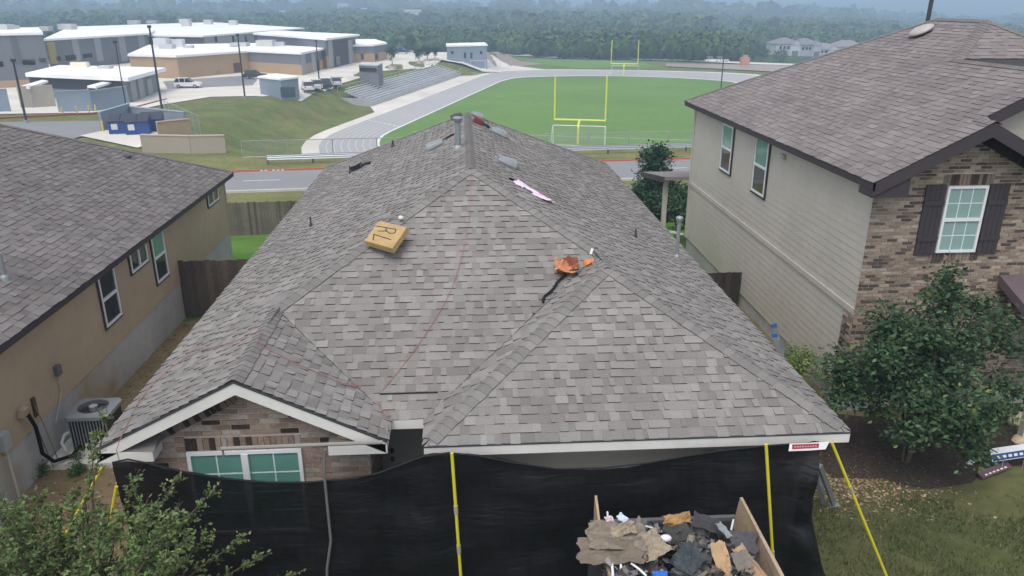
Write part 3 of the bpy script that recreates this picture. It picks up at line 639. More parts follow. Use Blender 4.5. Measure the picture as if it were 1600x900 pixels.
# air conditioner on its slab
slab = MB(); slab.box(LW + .02, -6.35, 12.75, 14.1, -.12, .06); tag(slab.build('concrete_slab', 'concrete'), 'pale concrete slab under the air conditioner', 'slab')
ac = thing('air_conditioner', 'grey outdoor air conditioner with round fan grille beside brown house', 'air conditioner', (-7.2, 13.5, .06))
AX0, AX1, AY0, AY1, AZ = -7.6, -6.84, 13.18, 13.9, .80
m_ = MB()
m_.box(AX0 + .03, AX1 - .03, AY0 + .03, AY1 - .03, .062, AZ - .06, (.10, .11, .12)); m_.build('coil_body', 'metal_dark', ac)
for k in range(13):
    t = k / 12; x = lerp(AX0 + .04, AX1 - .04, t); MB().box(x - .008, x + .008, AY0 + .012, AY0 + .028, .07, AZ - .07, (.22, .24, .26)).build('guard_slat', 'paint', ac)
m_ = MB(); n_ = 28
for k in range(n_):                                                     # lid: square outside, round hole inside
    a0, a1 = 2 * math.pi * k / n_, 2 * math.pi * (k + 1) / n_; cx_, cy_ = (AX0 + AX1) / 2, (AY0 + AY1) / 2
    def sq(a):
        c, s = math.cos(a), math.sin(a); r = 1 / max(abs(c), abs(s)); return V(cx_ + c * r * .41, cy_ + s * r * .39, AZ)
    def ci(a, r=.275): return V(cx_ + math.cos(a) * r, cy_ + math.sin(a) * r, AZ + .03)
    m_.face([sq(a0), sq(a1), ci(a1), ci(a0)]); m_.face([sq(a1), sq(a0), sq(a0) - V(0, 0, .07), sq(a1) - V(0, 0, .07)]); m_.face([ci(a0), ci(a1), ci(a1) - V(0, 0, .1), ci(a0) - V(0, 0, .1)])
lid = m_.build('lid', 'paint', ac); lid.data.materials[0] = MAT['metal_grey']
m_ = MB()
for k in range(4):
    a = k * math.pi / 2 + .4; d_ = V(math.cos(a), math.sin(a), 0); e_ = V(-d_.y, d_.x, 0); c = V(cx_, cy_, AZ - .07)
    m_.face([c + d_ * .05 - e_ * .04, c + d_ * .25 - e_ * .11, c + d_ * .25 + e_ * .08 + V(0, 0, .04), c + d_ * .05 + e_ * .04 + V(0, 0, .03)], (.35, .37, .4))
m_.build('fan_blade', 'metal_grey', ac)
MB().tube([(cx_, cy_, AZ - .06), (cx_, cy_, AZ + .045)], .075, 16, (1.6, 1.6, 1.6)).build('fan_hub', 'metal_grey', ac)
m_ = MB()
for r in (.10, .15, .20, .25): m_.tube([(cx_ + r * math.cos(2 * math.pi * k / 24), cy_ + r * math.sin(2 * math.pi * k / 24), AZ + .035) for k in range(25)], .004, 4)
for k in range(8): a = 2 * math.pi * k / 8; m_.tube([(cx_ + .07 * math.cos(a), cy_ + .07 * math.sin(a), AZ + .037), (cx_ + .28 * math.cos(a), cy_ + .28 * math.sin(a), AZ + .03)], .004, 4)
m_.build('fan_grille', 'metal_dark', ac)
MB().tube([(AX0 - .01, 13.25, .45), (AX0 - .08, 13.2, .42), (AX0 - .1, 13.1, .3), (AX0 - .02, 13.05, .13)], .03, 8, (.5, .52, .53)).build('service_valve', 'plastic', ac)

# ================================================================== TWO-STOREY HOUSE ON THE RIGHT
RW, RFY, RBY, RE, RZ0, RP = 7.9, 14.05, 26.1, 7.55, 5.0, .52
rh = thing('two_storey_house', 'two-storey house on the right with beige siding, brick front and brown roof', 'house', (12, 20, -.3))
SR = math.sqrt(1 + RP * RP); ER = .143 / SR
def rz(x): return RZ0 + RP * (x - RE)
nRL = V(-RP, 0, 1).normalized(); nRF = V(0, -RP, 1).normalized()
m_ = MB(); dz = V(0, 0, .012)
def rp_(pts): m_.face([V(*p) - dz for p in pts])
rp_([(RE, 13.5, 5), (9.63, 13.5, rz(9.63)), (9.63, 13.9, rz(9.63)), (11.2, 13.9, rz(11.2)), (11.2, 17.45, rz(11.2)), (12.75, 19, rz(12.75)), (12.75, 21.1, rz(12.75)), (RE, 26.3, 5)])
rp_([(12.75, 19, rz(12.75)), (11.2, 17.45, rz(11.2)), (11.2, 13.9, rz(11.2)), (14.2, 13.9, rz(11.2) - 1.56), (17.95, 13.8, 5)])
rp_([(12.75, 21.1, rz(12.75)), (12.75, 19, rz(12.75)), (17.95, 13.8, 5), (17.95, 26.3, 5)]); rp_([(RE, 26.3, 5), (12.75, 21.1, rz(12.75)), (17.95, 26.3, 5)])
rp_([(9.63, 13.5, rz(9.63)), (11.71, 13.5, 5), (11.71, 14.6, 5), (9.63, 16, rz(9.63))])
rroof = m_.build('roof', 'deck', rh)
TR = [(.225, .200, .196), (.208, .184, .181), (.195, .172, .170), (.237, .211, .206), (.217, .189, .181)]
sr = []; shingle_face(V(RE, 0, RZ0), Y1, V(1, 0, RP), nRL, ER, 5.2, lambda r: (13.5 if r < 2.08 else 13.9 if r < 3.65 else 13.8 + r, 26.3 - r), TR, sr, lens=(.10, .34), thick=(.005, .012), seed=31)
shingle_face(V(0, 13.8, RZ0), X1, V(0, 1, RP), nRF, ER, 5.2, lambda r: (RE + r, 17.95 - r), TR, sr, lens=(.10, .34), thick=(.005, .012), seed=32, r0=3.65)
emit(sr, 'shingle', 'shingle_field', 'shingle', rroof, 300)
cp = []; d1, d2, d3 = V(-1, 0, -RP).normalized(), V(0, -1, -RP).normalized(), V(0, 1, -RP).normalized(); d4 = V(1, 0, -RP).normalized()
for (p, q, a, b2) in (((RE, 26.3, 5), (12.75, 21.1, rz(12.75)), d1, d3), ((12.75, 19, rz(12.75)), (12.75, 21.1, rz(12.75)), d1, d4), ((11.2, 17.45, rz(11.2)), (12.75, 19, rz(12.75)), d1, d2), ((17.95, 13.8, 5), (12.75, 19, rz(12.75)), d4, d2), ((11.2, 13.9, rz(11.2)), (11.2, 17.5, rz(11.2)), d1, d4), ((9.63, 13.5, rz(9.63)), (9.63, 14, rz(9.63)), d1, d4)):
    p, q = Vector(p), Vector(q); e_ = q - p; caps(p, q, perp(a, e_), perp(b2, e_), cp, [TR[1], TR[2]], seed=33)
emit(cp, 'ridge_cap', 'ridge_cap_run', 'shingle', rroof, 200)
fb = MB(); fascia(fb, (RE, 13.5, RZ0), (RE, 26.3, RZ0), .15, .028, V(1, 0, 0)); fb.build('fascia_board', 'brown_trim', rh)
fb = MB(); fascia(fb, (RE, 13.5, RZ0), (9.63, 13.5, rz(9.63)), .26, .03, V(0, 1, 0)); fb.build('rake_board', 'brown_trim', rh)
fb = MB(); fascia(fb, (9.63, 13.5, rz(9.63)), (11.71, 13.5, RZ0), .26, .03, V(0, 1, 0)); fb.build('rake_board', 'brown_trim', rh)
fb = MB(); fascia(fb, (9.66, 13.9, rz(9.66)), (11.2, 13.9, rz(11.2)), .24, .03, V(0, 1, 0)); fascia(fb, (11.2, 13.9, rz(11.2)), (14.2, 13.9, rz(11.2) - 1.56), .24, .03, V(0, 1, 0)); fb.build('rake_board', 'brown_trim', rh)
fb = MB(); fb.hexa([V(RE, 13.53, 4.70), V(8.25, 13.53, 4.70), V(8.25, 14.03, 4.70), V(RE, 14.03, 4.70), V(RE, 13.53, 4.83), V(8.25, 13.53, 5.08), V(8.25, 14.03, 5.08), V(RE, 14.03, 4.83)]); fb.build('cornice_box', 'brown_trim', rh)
sf = MB(); sf.box(RE + .03, RW - .002, 14.04, 26.2, RZ0 - .165, RZ0 - .15); sf.build('soffit', 'siding_tan', rh)
core = MB(); core.box(RW, 17.6, RFY, RBY, .22, RZ0 - .15); core.build('wall', 'siding_tan', rh)
core = MB(); core.hexa([V(9.0, 14.3, 4.85), V(14, 14.3, 4.85), V(14, 14.4, 4.85), V(9, 14.4, 4.85), V(9.0, 14.3, 5.4), V(11.2, 14.3, 6.6), V(11.2, 14.4, 6.6), V(9, 14.4, 5.4)]); gs = core.build('gable_wall', 'siding_tan', rh)
for k in range(7): z0 = 5.4 + k * .16; xa, xb = RE + (z0 + .12 - 5) / RP, RE + (z0 + .28 - 5) / RP; MB().hexa([V(xa, 14.285, z0), V(11.4, 14.285, z0), V(11.4, 14.298, z0), V(xa, 14.298, z0), V(xb, 14.294, z0 + .16), V(11.4, 14.294, z0 + .16), V(11.4, 14.298, z0 + .16), V(xb, 14.298, z0 + .16)]).build('siding_board', 'siding_tan', gs)
MB().box(RW + .03, 17.5, RFY + .03, RBY - .03, -1.6, .22).build('foundation', 'foundation', rh)
MB().box(RW - .06, RW + .6, RFY - .06, RFY + .42, -.4, .24).build('foundation_corner', 'foundation', rh)
ss = MB(); ss.face([V(RW - .003, RFY, .22), V(RW - .003, RFY, 4.85), V(RW - .003, RBY, 4.85), V(RW - .003, RBY, .22)]); sdw = ss.build('siding_backing', 'siding_tan', rh)
BZ = 2.20
for z00, z11, st, yf in ((BZ + .06, 4.84, .165, RFY), (.24, BZ - .06, .165, RFY + .40)):
    z0 = z00
    while z0 < z11 - .02:
        z1 = min(z0 + st, z11); x0 = RW - .018; MB().hexa([V(x0, RBY, z0), V(x0, yf, z0), V(RW - .004, yf, z0), V(RW - .004, RBY, z0), V(x0 + .009, RBY, z1), V(x0 + .009, yf, z1), V(RW - .004, yf, z1), V(RW - .004, RBY, z1)]).build('siding_board', 'siding_tan', sdw); z0 += st
MB().box(RW - .05, RW - .005, RFY, RBY, BZ - .06, BZ + .06).build('band_board', 'siding_tan', rh)
MB().box(RW - .045, RW - .004, RBY - .1, RBY + .03, .24, 4.84).build('corner_board', 'siding_tan', rh)
NXm = V(-1, 0, 0)
for y1, z0, z1 in ((23.0, 3.34, 4.72), (20.25, 3.30, 4.78)): window(rh, V(RW - .026, y1, z0), V(0, -1, 0), Z1, NXm, .92, z1 - z0, ('glass_dark', 'glass_teal'), 0, 0, 'h', 'brown_trim', .06)
MB().box(RW - .1, RW - .027, 18.3, 18.5, 4.5, 4.62, (.4, .38, .33)).build('vent_hood', 'plastic', rh)
# brick front
bm = MB(); bm.face([V(RW - .0, RFY - .03, .22), V(13.5, RFY - .03, .22), V(13.5, RFY - .03, 4.85), V(11.4, RFY - .03, 4.95), V(9.63, RFY - .03, rz(9.63) - .15), V(RW, RFY - .03, 4.98)])
bm.face([V(RW - .035, RFY - .03, .22), V(RW - .035, RFY - .03, BZ - .05), V(RW - .035, RFY + .40, BZ - .05), V(RW - .035, RFY + .40, .22)])
bmo = bm.build('brick_wall', 'mortar', rh)
def bcol2(rnd):
    r_ = rnd.random()
    c = (.10, .078, .066) if r_ < .20 else (.295, .225, .175) if r_ < .6 else (.385, .315, .25) if r_ < .9 else (.185, .14, .112)
    g = rnd.uniform(.85, 1.15); return tuple(x * g for x in c)
WA, WB_, WC, WD = 9.29, 10.10, 3.46, 4.80
def riv(z):
    zz = z + .22; a, b2 = RW - .04, 11.9
    if zz > 4.72:
        a = max(a, RE + (zz + .34 - RZ0) / RP); b2 = 9.63 + (9.63 - a) * 1.0
    if b2 - a < .1: return []
    if WC - .2 < zz < WD + .22: return [(a, WA - .10), (WB_ + .10, b2)] if zz > WC else [(a, WA - .10), (WB_ + .10, b2)]
    return [(a, b2)]
rb = []; brick_fill(V(0, RFY - .03, .22), X1, Z1, V(0, -1, 0), 5.9, riv, rb, bcol2, L=.215, hgt=.068, joint=.017, seed=41)
soldier(V(WA - .10, RFY - .03, WD + .01), X1, Z1, V(0, -1, 0), 13, .078, .21, rb, lambda r: (.06, .047, .04) if r.random() < .4 else (.2, .155, .125), seed=8)
soldier(V(WA - .10, RFY - .03, WC - .19), X1, Z1, V(0, -1, 0), 13, .078, .19, rb, bcol2, seed=9)
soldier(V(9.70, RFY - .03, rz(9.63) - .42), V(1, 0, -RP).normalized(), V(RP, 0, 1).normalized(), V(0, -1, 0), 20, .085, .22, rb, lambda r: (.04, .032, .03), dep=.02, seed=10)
emit(rb, 'brick', 'brick_field', 'brick', bmo, 300, key=lambda p: 1.0)
rb2 = []; brick_fill(V(RW - .035, RFY - .05, .22), Y1, Z1, NXm, BZ - .30, lambda z: [(0, .44)], rb2, bcol2, L=.215, hgt=.068, joint=.017, seed=42); emit(rb2, 'return_brick', 'return_brick_field', 'brick', bmo, 100)
window(rh, V(WA, RFY - .052, WC), X1, Z1, V(0, -1, 0), WB_ - WA, WD - WC, 'glass_blind', 3, 2, 'h')
for x0, x1 in ((8.86, 9.26), (10.14, 10.54)):
    s_ = MB()
    for k in range(4): a = lerp(x0, x1, k / 4); s_.box(a + .003, lerp(x0, x1, (k + 1) / 4) - .003, RFY - .085, RFY - .048, 3.41, 4.83)
    shu = s_.build('shutter', 'brown_trim', rh)
    for zz in (3.70, 4.42): MB().box(x0, x1, RFY - .105, RFY - .087, zz, zz + .1).build('shutter_batten', 'brown_trim', shu)
# porch roof at the far right, patio cover at the back
m_ = MB(); m_.hexa([V(10.75, 12.4, 2.15), V(14, 12.4, 2.15), V(14, RFY - .06, 2.75), V(10.75, RFY - .06, 2.75), V(10.75, 12.4, 2.35), V(14, 12.4, 2.35), V(14, RFY - .06, 2.95), V(10.75, RFY - .06, 2.95)], (2.2, 2.0, 2.0)); m_.build('porch_roof', 'brown_trim', rh)
MB().box(10.85, 11.0, 12.5, 12.65, -.05, 2.16).build('porch_post', 'siding_tan', rh)
m_ = MB(); m_.hexa([V(RW - .9, RBY + .05, 2.28), V(12, RBY + .05, 2.28), V(12, 29.6, 1.75), V(RW - .9, 29.6, 1.75), V(RW - .9, RBY + .05, 2.40), V(12, RBY + .05, 2.40), V(12, 29.6, 1.87), V(RW - .9, 29.6, 1.87)], TR[0]); m_.build('patio_roof', 'shingle', rh)
fb = MB(); fascia(fb, (RW - .9, RBY + .05, 2.40), (RW - .9, 29.6, 1.87), .2, .03, NXm, drop=.0); fb.build('patio_fascia', 'brown_trim', rh)
MB().box(RW - .75, RW - .6, 26.7, 26.85, -1.3, 2.2).build('patio_post', 'siding_tan', rh)
MB().box(RW - .85, RW + 3, RBY + .04, 29.4, -2.6, -1.25).build('patio_slab', 'concrete', rh)
rl = MB(); rl.bar((RW - .68, 26.8, .25), (RW - .68, 29.3, .25), .09, .06); rl.bar((RW - .68, 26.8, .28), (RW - .05, 26.2, .28), .09, .06); rlo = rl.build('patio_railing', 'white_paint', rh)
for k in range(16): y = 26.95 + k * .15; MB().box(RW - .70, RW - .66, y, y + .03, -1.25, .22).build('baluster', 'metal_dark', rlo)
PL['RH'] = (RP, 0, RZ0 - RP * RE)
p, U, W, N = roof_frame(1441, 53, 'RH'); m_ = MB(); m_.tube([p - N * .02, p + N * .06], .12, 12); v_ = m_.build('roof_vent', 'metal_grey', rh)
mm_ = MB(); n_ = 20
prof = [(0.05, .02), (.30, .05), (.31, .09), (.22, .14), (.08, .165), (0.01, .17)]; rr_ = []
for (r, z) in prof:
    i = len(mm_.v); mm_.v += [p + U * (r * math.cos(2 * math.pi * k / n_)) + W * (r * math.sin(2 * math.pi * k / n_)) + N * (z + .03) for k in range(n_)]; rr_.append(i)
for a, b2 in zip(rr_, rr_[1:]):
    for k in range(n_): mm_.f.append((a + k, a + (k + 1) % n_, b2 + (k + 1) % n_, b2 + k)); mm_.c.append((.40, .36, .34))
mm_.build('vent_cap', 'paint', v_, smooth=True)
b0 = V(13.4, 22.6, 7.0); m_ = MB(); m_.tube([b0, b0 + V(.02, 0, 1.45)], .06, 10, (.05, .05, .055)); m_.tube([b0 + V(.02, 0, 1.3), b0 + V(.02, 0, 1.75)], .11, 10, (.05, .05, .055)); m_.build('flue_pipe', 'paint', rh)

# ================================================================== THINGS ON THE ROOF
# wrapped shingle bundle with marker letters
avg = tuple((a + b2) / 2 for a, b2 in zip(PL['L'], PL['F'])); top = (avg[0], avg[1], avg[2] + .145)
TLc, TRc, BRc, BLc = (hit(x, y, top) for x, y in ((592, 345), (636, 355), (613, 388), (570, 376)))
Nb = V(-avg[0], -avg[1], 1).normalized(); dn = Nb * -.10
m_ = MB(); bd = thing('shingle_bundle', 'tan paper-wrapped shingle bundle lettered RL lying on the roof hip', 'bundle', (TLc + BRc) / 2 + dn)
m_.hexa([BLc + dn, BRc + dn, TRc + dn, TLc + dn, BLc, BRc, TRc, TLc], (.42, .295, .14)); m_.build('wrapped_body', 'paper', bd)
m_ = MB()
def mark(pts):
    q = [hit(x, y, (top[0], top[1], top[2] + .003)) for x, y in pts]
    for a, b2 in zip(q, q[1:]): m_.bar(a, b2, .016, .006, (.03, .022, .015), upv=Nb)
zz = lambda l: [(460 + x / 3.461, 160 + y / 3.461) for x, y in l]
mark(zz([(443, 668), (550, 686)])); mark(zz([(550, 686), (543, 706), (515, 708), (494, 692), (498, 678)])); mark(zz([(500, 695), (452, 696)])); mark(zz([(428, 713), (522, 742)])); mark(zz([(430, 714), (426, 744)]))
m_.build('marker_letters', 'plastic', bd)
e_ = [lerp(BLc, BRc, .3), lerp(BLc, BRc, .7)]
m_ = MB(); m_.hexa([BLc + dn * .45, BRc + dn * .45, BRc + dn * .55, BLc + dn * .55] + [x + (BLc - TLc).normalized() * .006 for x in (BLc + dn * .45, BRc + dn * .45, BRc + dn * .55, BLc + dn * .55)], (.30, .19, .07)); m_.build('wrap_seam', 'paper', bd)
wr = hit(627, 349, PL['F']); m_ = MB(); m_.ellipsoid(wr + V(0, 0, .10), (.05, .04, .04), 8, 5, (.7, .65, .6)); tag(m_.build('paper_scrap', 'paper'), 'small white paper scrap behind the shingle bundle', 'scrap')
def sheet(c, sx, sy, U, W, N, amp, seed, col, nx=9, ny=7, th=.008, curl=0.0, colf=None):
    rnd = random.Random(seed); m_ = MB(); ph = [rnd.uniform(0, 6.3) for _ in range(6)]; fx = [rnd.uniform(2, 6) for _ in range(3)]
    def P(i, j, o):
        a, b2 = i / (nx - 1) - .5, j / (ny - 1) - .5; z = amp * (math.sin(a * fx[0] + ph[0]) + .6 * math.sin(b2 * fx[1] * 1.6 + ph[1]) + .5 * math.sin((a + b2) * fx[2] * 1.7 + ph[2])) + curl * (4 * b2 * b2) + curl * .5 * (4 * a * a)
        e = 1 + .22 * vn(b2 * 3 + seed, .3 + (a > 0) * 5) + .10 * vn(b2 * 9 + seed, 2 + (a > 0) * 5); z += amp * 1.5 * vn(a * 4 + seed * 1.7, b2 * 4, seed) + amp * .8 * vn(a * 9, b2 * 9 + seed, seed * 2.1)
        return c + U * (a * sx * e) + W * (b2 * sy * (1 + .22 * vn(a * 3 - seed, 7 + (b2 > 0) * 5) + .10 * vn(a * 9 - seed, 9 + (b2 > 0) * 5))) + N * (z + o)
    for o in (0, -th):
        for i in range(nx):
            for j in range(ny): m_.v.append(P(i, j, o))
    K = nx * ny
    for i in range(nx - 1):
        for j in range(ny - 1):
            q = (i * ny + j, (i + 1) * ny + j, (i + 1) * ny + j + 1, i * ny + j + 1); cc = colf(i / (nx - 1), j / (ny - 1)) if colf else col
            m_.f.append(q); m_.c.append(cc); m_.f.append(tuple(K + k for k in q[::-1])); m_.c.append(tuple(x * .8 for x in cc))
    ring = [i * ny for i in range(nx)] + [(nx - 1) * ny + j for j in range(1, ny)] + [i * ny + ny - 1 for i in range(nx - 2, -1, -1)] + [j for j in range(ny - 2, 0, -1)]
    for a, b2 in zip(ring, ring[1:] + ring[:1]): m_.f.append((a, a + K, b2 + K, b2)); m_.c.append(col)
    return m_
# copper-coloured crumpled sheet with black hose
p, U, W, N = roof_frame(882, 424, 'F')
m_ = MB()
for k in range(3):
    rn = random.Random(90 + k); c = p + U * (rn.uniform(-.05, .05)) + W * (k * .06 - .09) + N * (.06 + .03 * k); q_ = sheet(c, .34, .28, U, W, N, .045, 60 + k, (.52, .22, .11) if k != 1 else (.24, .075, .04), 8, 7, curl=.05 * (k - .5))
    i = len(m_.v); m_.v += q_.v; m_.f += [tuple(a + i for a in f) for f in q_.f]; m_.c += q_.c
cu = thing('crumpled_copper_sheet', 'crumpled copper-coloured sheet on the front roof slope', 'sheet', p); m_.build('folded_sheet', 'metal_grey', cu).data.materials[0] = MAT['paint']
m_ = MB(); pts = [hit(x, y, PL['F']) + nF * .04 for x, y in ((884, 432), (877, 437), (870, 444), (865, 453), (858, 460), (851, 465), (848, 471), (849, 475))]; m_.tube(pts, .022, 8, (.012, .012, .014)); tag(m_.build('black_hose', 'hose'), 'short black hose lying below the copper-coloured sheet', 'hose')
p, U, W, N = roof_frame(920, 414, 'F'); m_ = sheet(p + N * .05, .16, .12, U, W, N, .03, 71, (.58, .20, .06), 6, 5); tag(m_.build('orange_scrap', 'paint'), 'small orange scrap beside the copper-coloured sheet', 'scrap')
p, U, W, N = roof_frame(924, 395, 'F'); tag(MB().obox(p + N * .02, (U * .35 + W * .9).normalized(), N.cross((U * .35 + W * .9).normalized()), N, -.07, .07, -.02, .02, 0, .02, (.62, .6, .58)).build('white_sliver', 'plastic'), 'small white strip lying near the garage hip', 'scrap')
# white and pink wrapper
a_, b_ = hit(808, 286, PL['R']), hit(860, 319, PL['R']); d_ = (b_ - a_); U = d_.normalized(); W = nR.cross(U).normalized()
m_ = sheet((a_ + b_) / 2 + nR * .055, d_.length * 1.0, .34, U, W, nR, .03, 77, (.78, .74, .80), 12, 6, .01, colf=lambda i, j: (.60, .28, .44) if i > .58 and j > .2 else (.05, .05, .07) if (.25 < i < .5 and j < .2) else (.72, .56, .68))
tag(m_.build('plastic_wrapper', 'plastic'), 'white and pink plastic wrapper lying right of the roof peak', 'wrapper')
m_ = MB(); m_.tube([hit(x, y, PL['R']) + nR * .03 for x, y in ((795, 281), (801, 283), (808, 287))], .02, 6, (.03, .03, .03)); tag(m_.build('dark_strip', 'rubber'), 'dark strip at the upper end of the pink wrapper', 'scrap')
# nail guns and straps
def tool(name, label, px0, px1, pl, cols, r=.045):
    a, b2 = hit(*px0, PL[pl]), hit(*px1, PL[pl]); n_ = nL if pl == 'L' else nR; t = thing(name, label, 'tool', (a + b2) / 2)
    d = (b2 - a); L = d.length; d.normalize(); s = n_.cross(d)
    MB().obox(a + n_ * .02, d, s, n_, 0, L * .55, -r, r, 0, r * 2.2, cols[0]).build('body', 'plastic', t)
    MB().tube([a + d * L * .5 + n_ * .06, a + d * L * .8 + n_ * .07 + s * .03, b2 + n_ * .04 + s * .06], r * .6, 8, cols[1]).build('handle', 'plastic', t)
    MB().tube([a + n_ * .10 + d * L * .1, a + n_ * .13 + d * L * .3, a + n_ * .05 + d * L * .55], r * .7, 8, cols[2]).build('magazine', 'plastic', t); return t
tool('nail_gun', 'red and black nail gun lying just right of the ridge', (738, 190), (764, 202), 'R', ((.20, .045, .04), (.03, .03, .03), (.30, .10, .08)), .06)
tool('nail_gun', 'dark tool on the left slope beside a thin pipe', (552, 268), (578, 257), 'L', ((.025, .025, .028), (.02, .02, .02), (.3, .3, .3)), .06)
m_ = MB(); m_.tube([hit(x, y, PL['L']) + nL * .03 for x, y in ((676, 226), (684, 222), (696, 219), (704, 214), (710, 211))], .024, 6, (.03, .022, .022)); tag(m_.build('dark_strap', 'hose'), 'dark strap between the left roof vent and the flue', 'strap')
# red air hoses
RED = (.33, .15, .14)
h1 = [hit(x, y, PL['F']) + nF * .024 for x, y in ((736, 276), (735, 300), (733, 335), (728, 375), (720, 410), (708, 446), (695, 475), (680, 500), (655, 538), (627, 576), (606, 601), (596, 612))]
m_ = MB(); m_.tube(h1, .0055, 5, RED); tag(m_.build('red_hose', 'hose'), 'thin red hose running down the front slope from the peak', 'hose')
h2 = [hit(x, y, PL['GR']) + nR * .024 for x, y in ((612, 648), (602, 634), (592, 624), (575, 611), (535, 601), (500, 586), (465, 571), (440, 558), (416, 547), (400, 541))] + [V(XG, 10.35, zG + .05)] + [hit(x, y, PL['L']) + nL * .026 for x, y in ((362, 538), (340, 543), (315, 550), (290, 562), (265, 579), (240, 602), (215, 635), (200, 665))]
e0 = hit(191, 689, PL['L']); h2 += [e0 + V(-.02, -.02, .02), e0 + V(-.05, -.08, -.08), e0 + V(-.03, -.09, -.6), e0 + V(0, -.09, -1.4), e0 + V(.02, -.1, -2.6)]
m_ = MB(); m_.tube(h2, .0055, 5, RED); m_.tube([hit(x, y, PL['GR']) + nR * .032 for x, y in ((545, 601), (570, 608), (588, 622), (600, 640), (610, 652), (603, 655), (592, 640), (584, 622), (572, 610))], .0055, 5, RED); tag(m_.build('red_hose', 'hose'), 'red hose crossing the small gable and hanging down its left corner', 'hose')

# ================================================================== FRONT: NETTING, POLES, TRAILER
NY = 8.44
toppx = [(176, 722), (200, 717), (230, 723), (290, 737), (350, 747), (420, 753), (480, 753), (540, 748), (590, 739), (630, 724), (662, 712), (700, 707), (745, 711), (800, 722), (870, 732), (940, 731), (1010, 723), (1070, 712), (1130, 703), (1195, 696), (1240, 693), (1288, 691)]
tp = [aty(x, y, NY) for x, y in toppx]; txs = [p.x for p in tp]; tzs = [p.z for p in tp]
NXN, NZN = 260, 46; nv = []; xs_ = np.linspace(txs[0], txs[-1], NXN)
for x in xs_:
    zt = float(np.interp(x, txs, tzs)); rgt = max(0, (x - 3.95) / .65)
    for j in range(NZN):
        t = j / (NZN - 1); z = lerp(zt, .03, t); fold = .06 * math.sin(x * 5.1 + 1.2 * math.sin(z * 1.3) + vn(x, z, 0, .8) * 3) * (.2 + t) + .06 * vn(x * .8, z * .8, 3.1) + .035 * vn(x * 3, z * 2, 7) + .012 * vn(x * 9, z * 3.5, 2) + .05 * math.sin(z * 9 + 2.5 * vn(x * .6, z, 5)) * vn(x * .7, z * .5, 12)
        sag = .05 * vn(x * .5, z * 1.8, 9.7)
        fold *= 1 + 2.2 * min(1, rgt); wide = rgt * .42 * max(0, t - .45) ** 1.5 * 3.2 - rgt * .10 * math.sin(min(1, t * 2.2) * math.pi)
        nv.append((x + wide, NY + fold + sag - t * .05, z))
ia = np.arange(NXN * NZN).reshape(NXN, NZN); nf = np.stack([ia[:-1, :-1], ia[:-1, 1:], ia[1:, 1:], ia[1:, :-1]], -1).reshape(-1, 4)
net = big('debris_netting', nv, nf, np.ones((len(nf), 3)), 'netting', origin=(0, NY, 0), smooth=True, label='black debris netting hung across the whole house front', cat='netting')
m_ = MB(); m_.tube([(p.x, NY - .01, p.z) for p in tp], .012, 6, (.012, .012, .014)); m_.build('hem_rope', 'hose', net)
def pole(label, pts, r=.021, col=(.62, .54, .03), knots=(), name='support_pole', mat='plastic', group=None):
    t = thing(name, label, 'pole', V(pts[-1][0], pts[-1][1], pts[-1][2]), group); MB().tube(pts, r, 10, col).build('shaft', mat, t)
    a, b2 = Vector(pts[0]), Vector(pts[-1])
    for k in knots: c = lerp(a, b2, k); d = (b2 - a).normalized(); MB().tube([c - d * .06, c + d * .06], r * 1.35, 10, (.35, .33, .2)).build('joint_sleeve', 'plastic', t)
    MB().tube([b2, b2 + (a - b2).normalized() * .05], r * 1.8, 10, (.05, .05, .05)).build('foot', 'rubber', t); return t
def ext(pa, pb, Y, z1=.0, Y2=None):
    a = aty(*pa, Y); b2 = aty(*pb, Y2 or Y); t = (z1 - a.z) / (b2.z - a.z); return [tuple(a), tuple(a + (b2 - a) * t)]
pole('yellow pole against the netting below the garage eave\'s left end', ext((706, 708), (720, 900), 8.33), knots=(.30, .52))
pole('yellow pole against the netting right of the debris trailer', ext((1197, 694), (1208, 880), 8.30), knots=(.62,))
pole('yellow pole slanting out over the lawn from the garage corner', ext((1299, 690), (1385, 900), 8.66, 0), knots=(.3,))
pole('yellow pole slanting left behind the foreground tree, farther one', ext((160, 730), (105, 830), 8.95, -.0), knots=())
pole('short yellow pole at the netting\'s left edge behind the foreground tree', ext((182, 760), (168, 840), 8.36, -.0), knots=())
a = aty(508, 702, 8.36); m_ = [tuple(a), tuple(aty(507, 745, 8.36)), tuple(aty(511, 785, 8.36)), tuple(aty(517, 845, 8.36)), tuple(aty(511, 888, 8.36)), tuple(aty(512, 1010, 8.36))]
pole('bent grey pole in front of the netting near the window', m_, .018, (.14, .135, .13), name='bent_pole')
a, b2 = aty(345, 701, 8.55), aty(598, 691, 8.72); tg = thing('horizontal_rail', 'grey rail running level in front of the small gable', 'rail', a); MB().tube([a, b2], .026, 8, (.24, .225, .2)).build('rail_tube', 'plastic', tg); MB().tube([a + V(.02, 0, .0), a + V(.02, 0, -.12)], .014, 6, (.2, .19, .18)).build('rail_hook', 'plastic', tg)
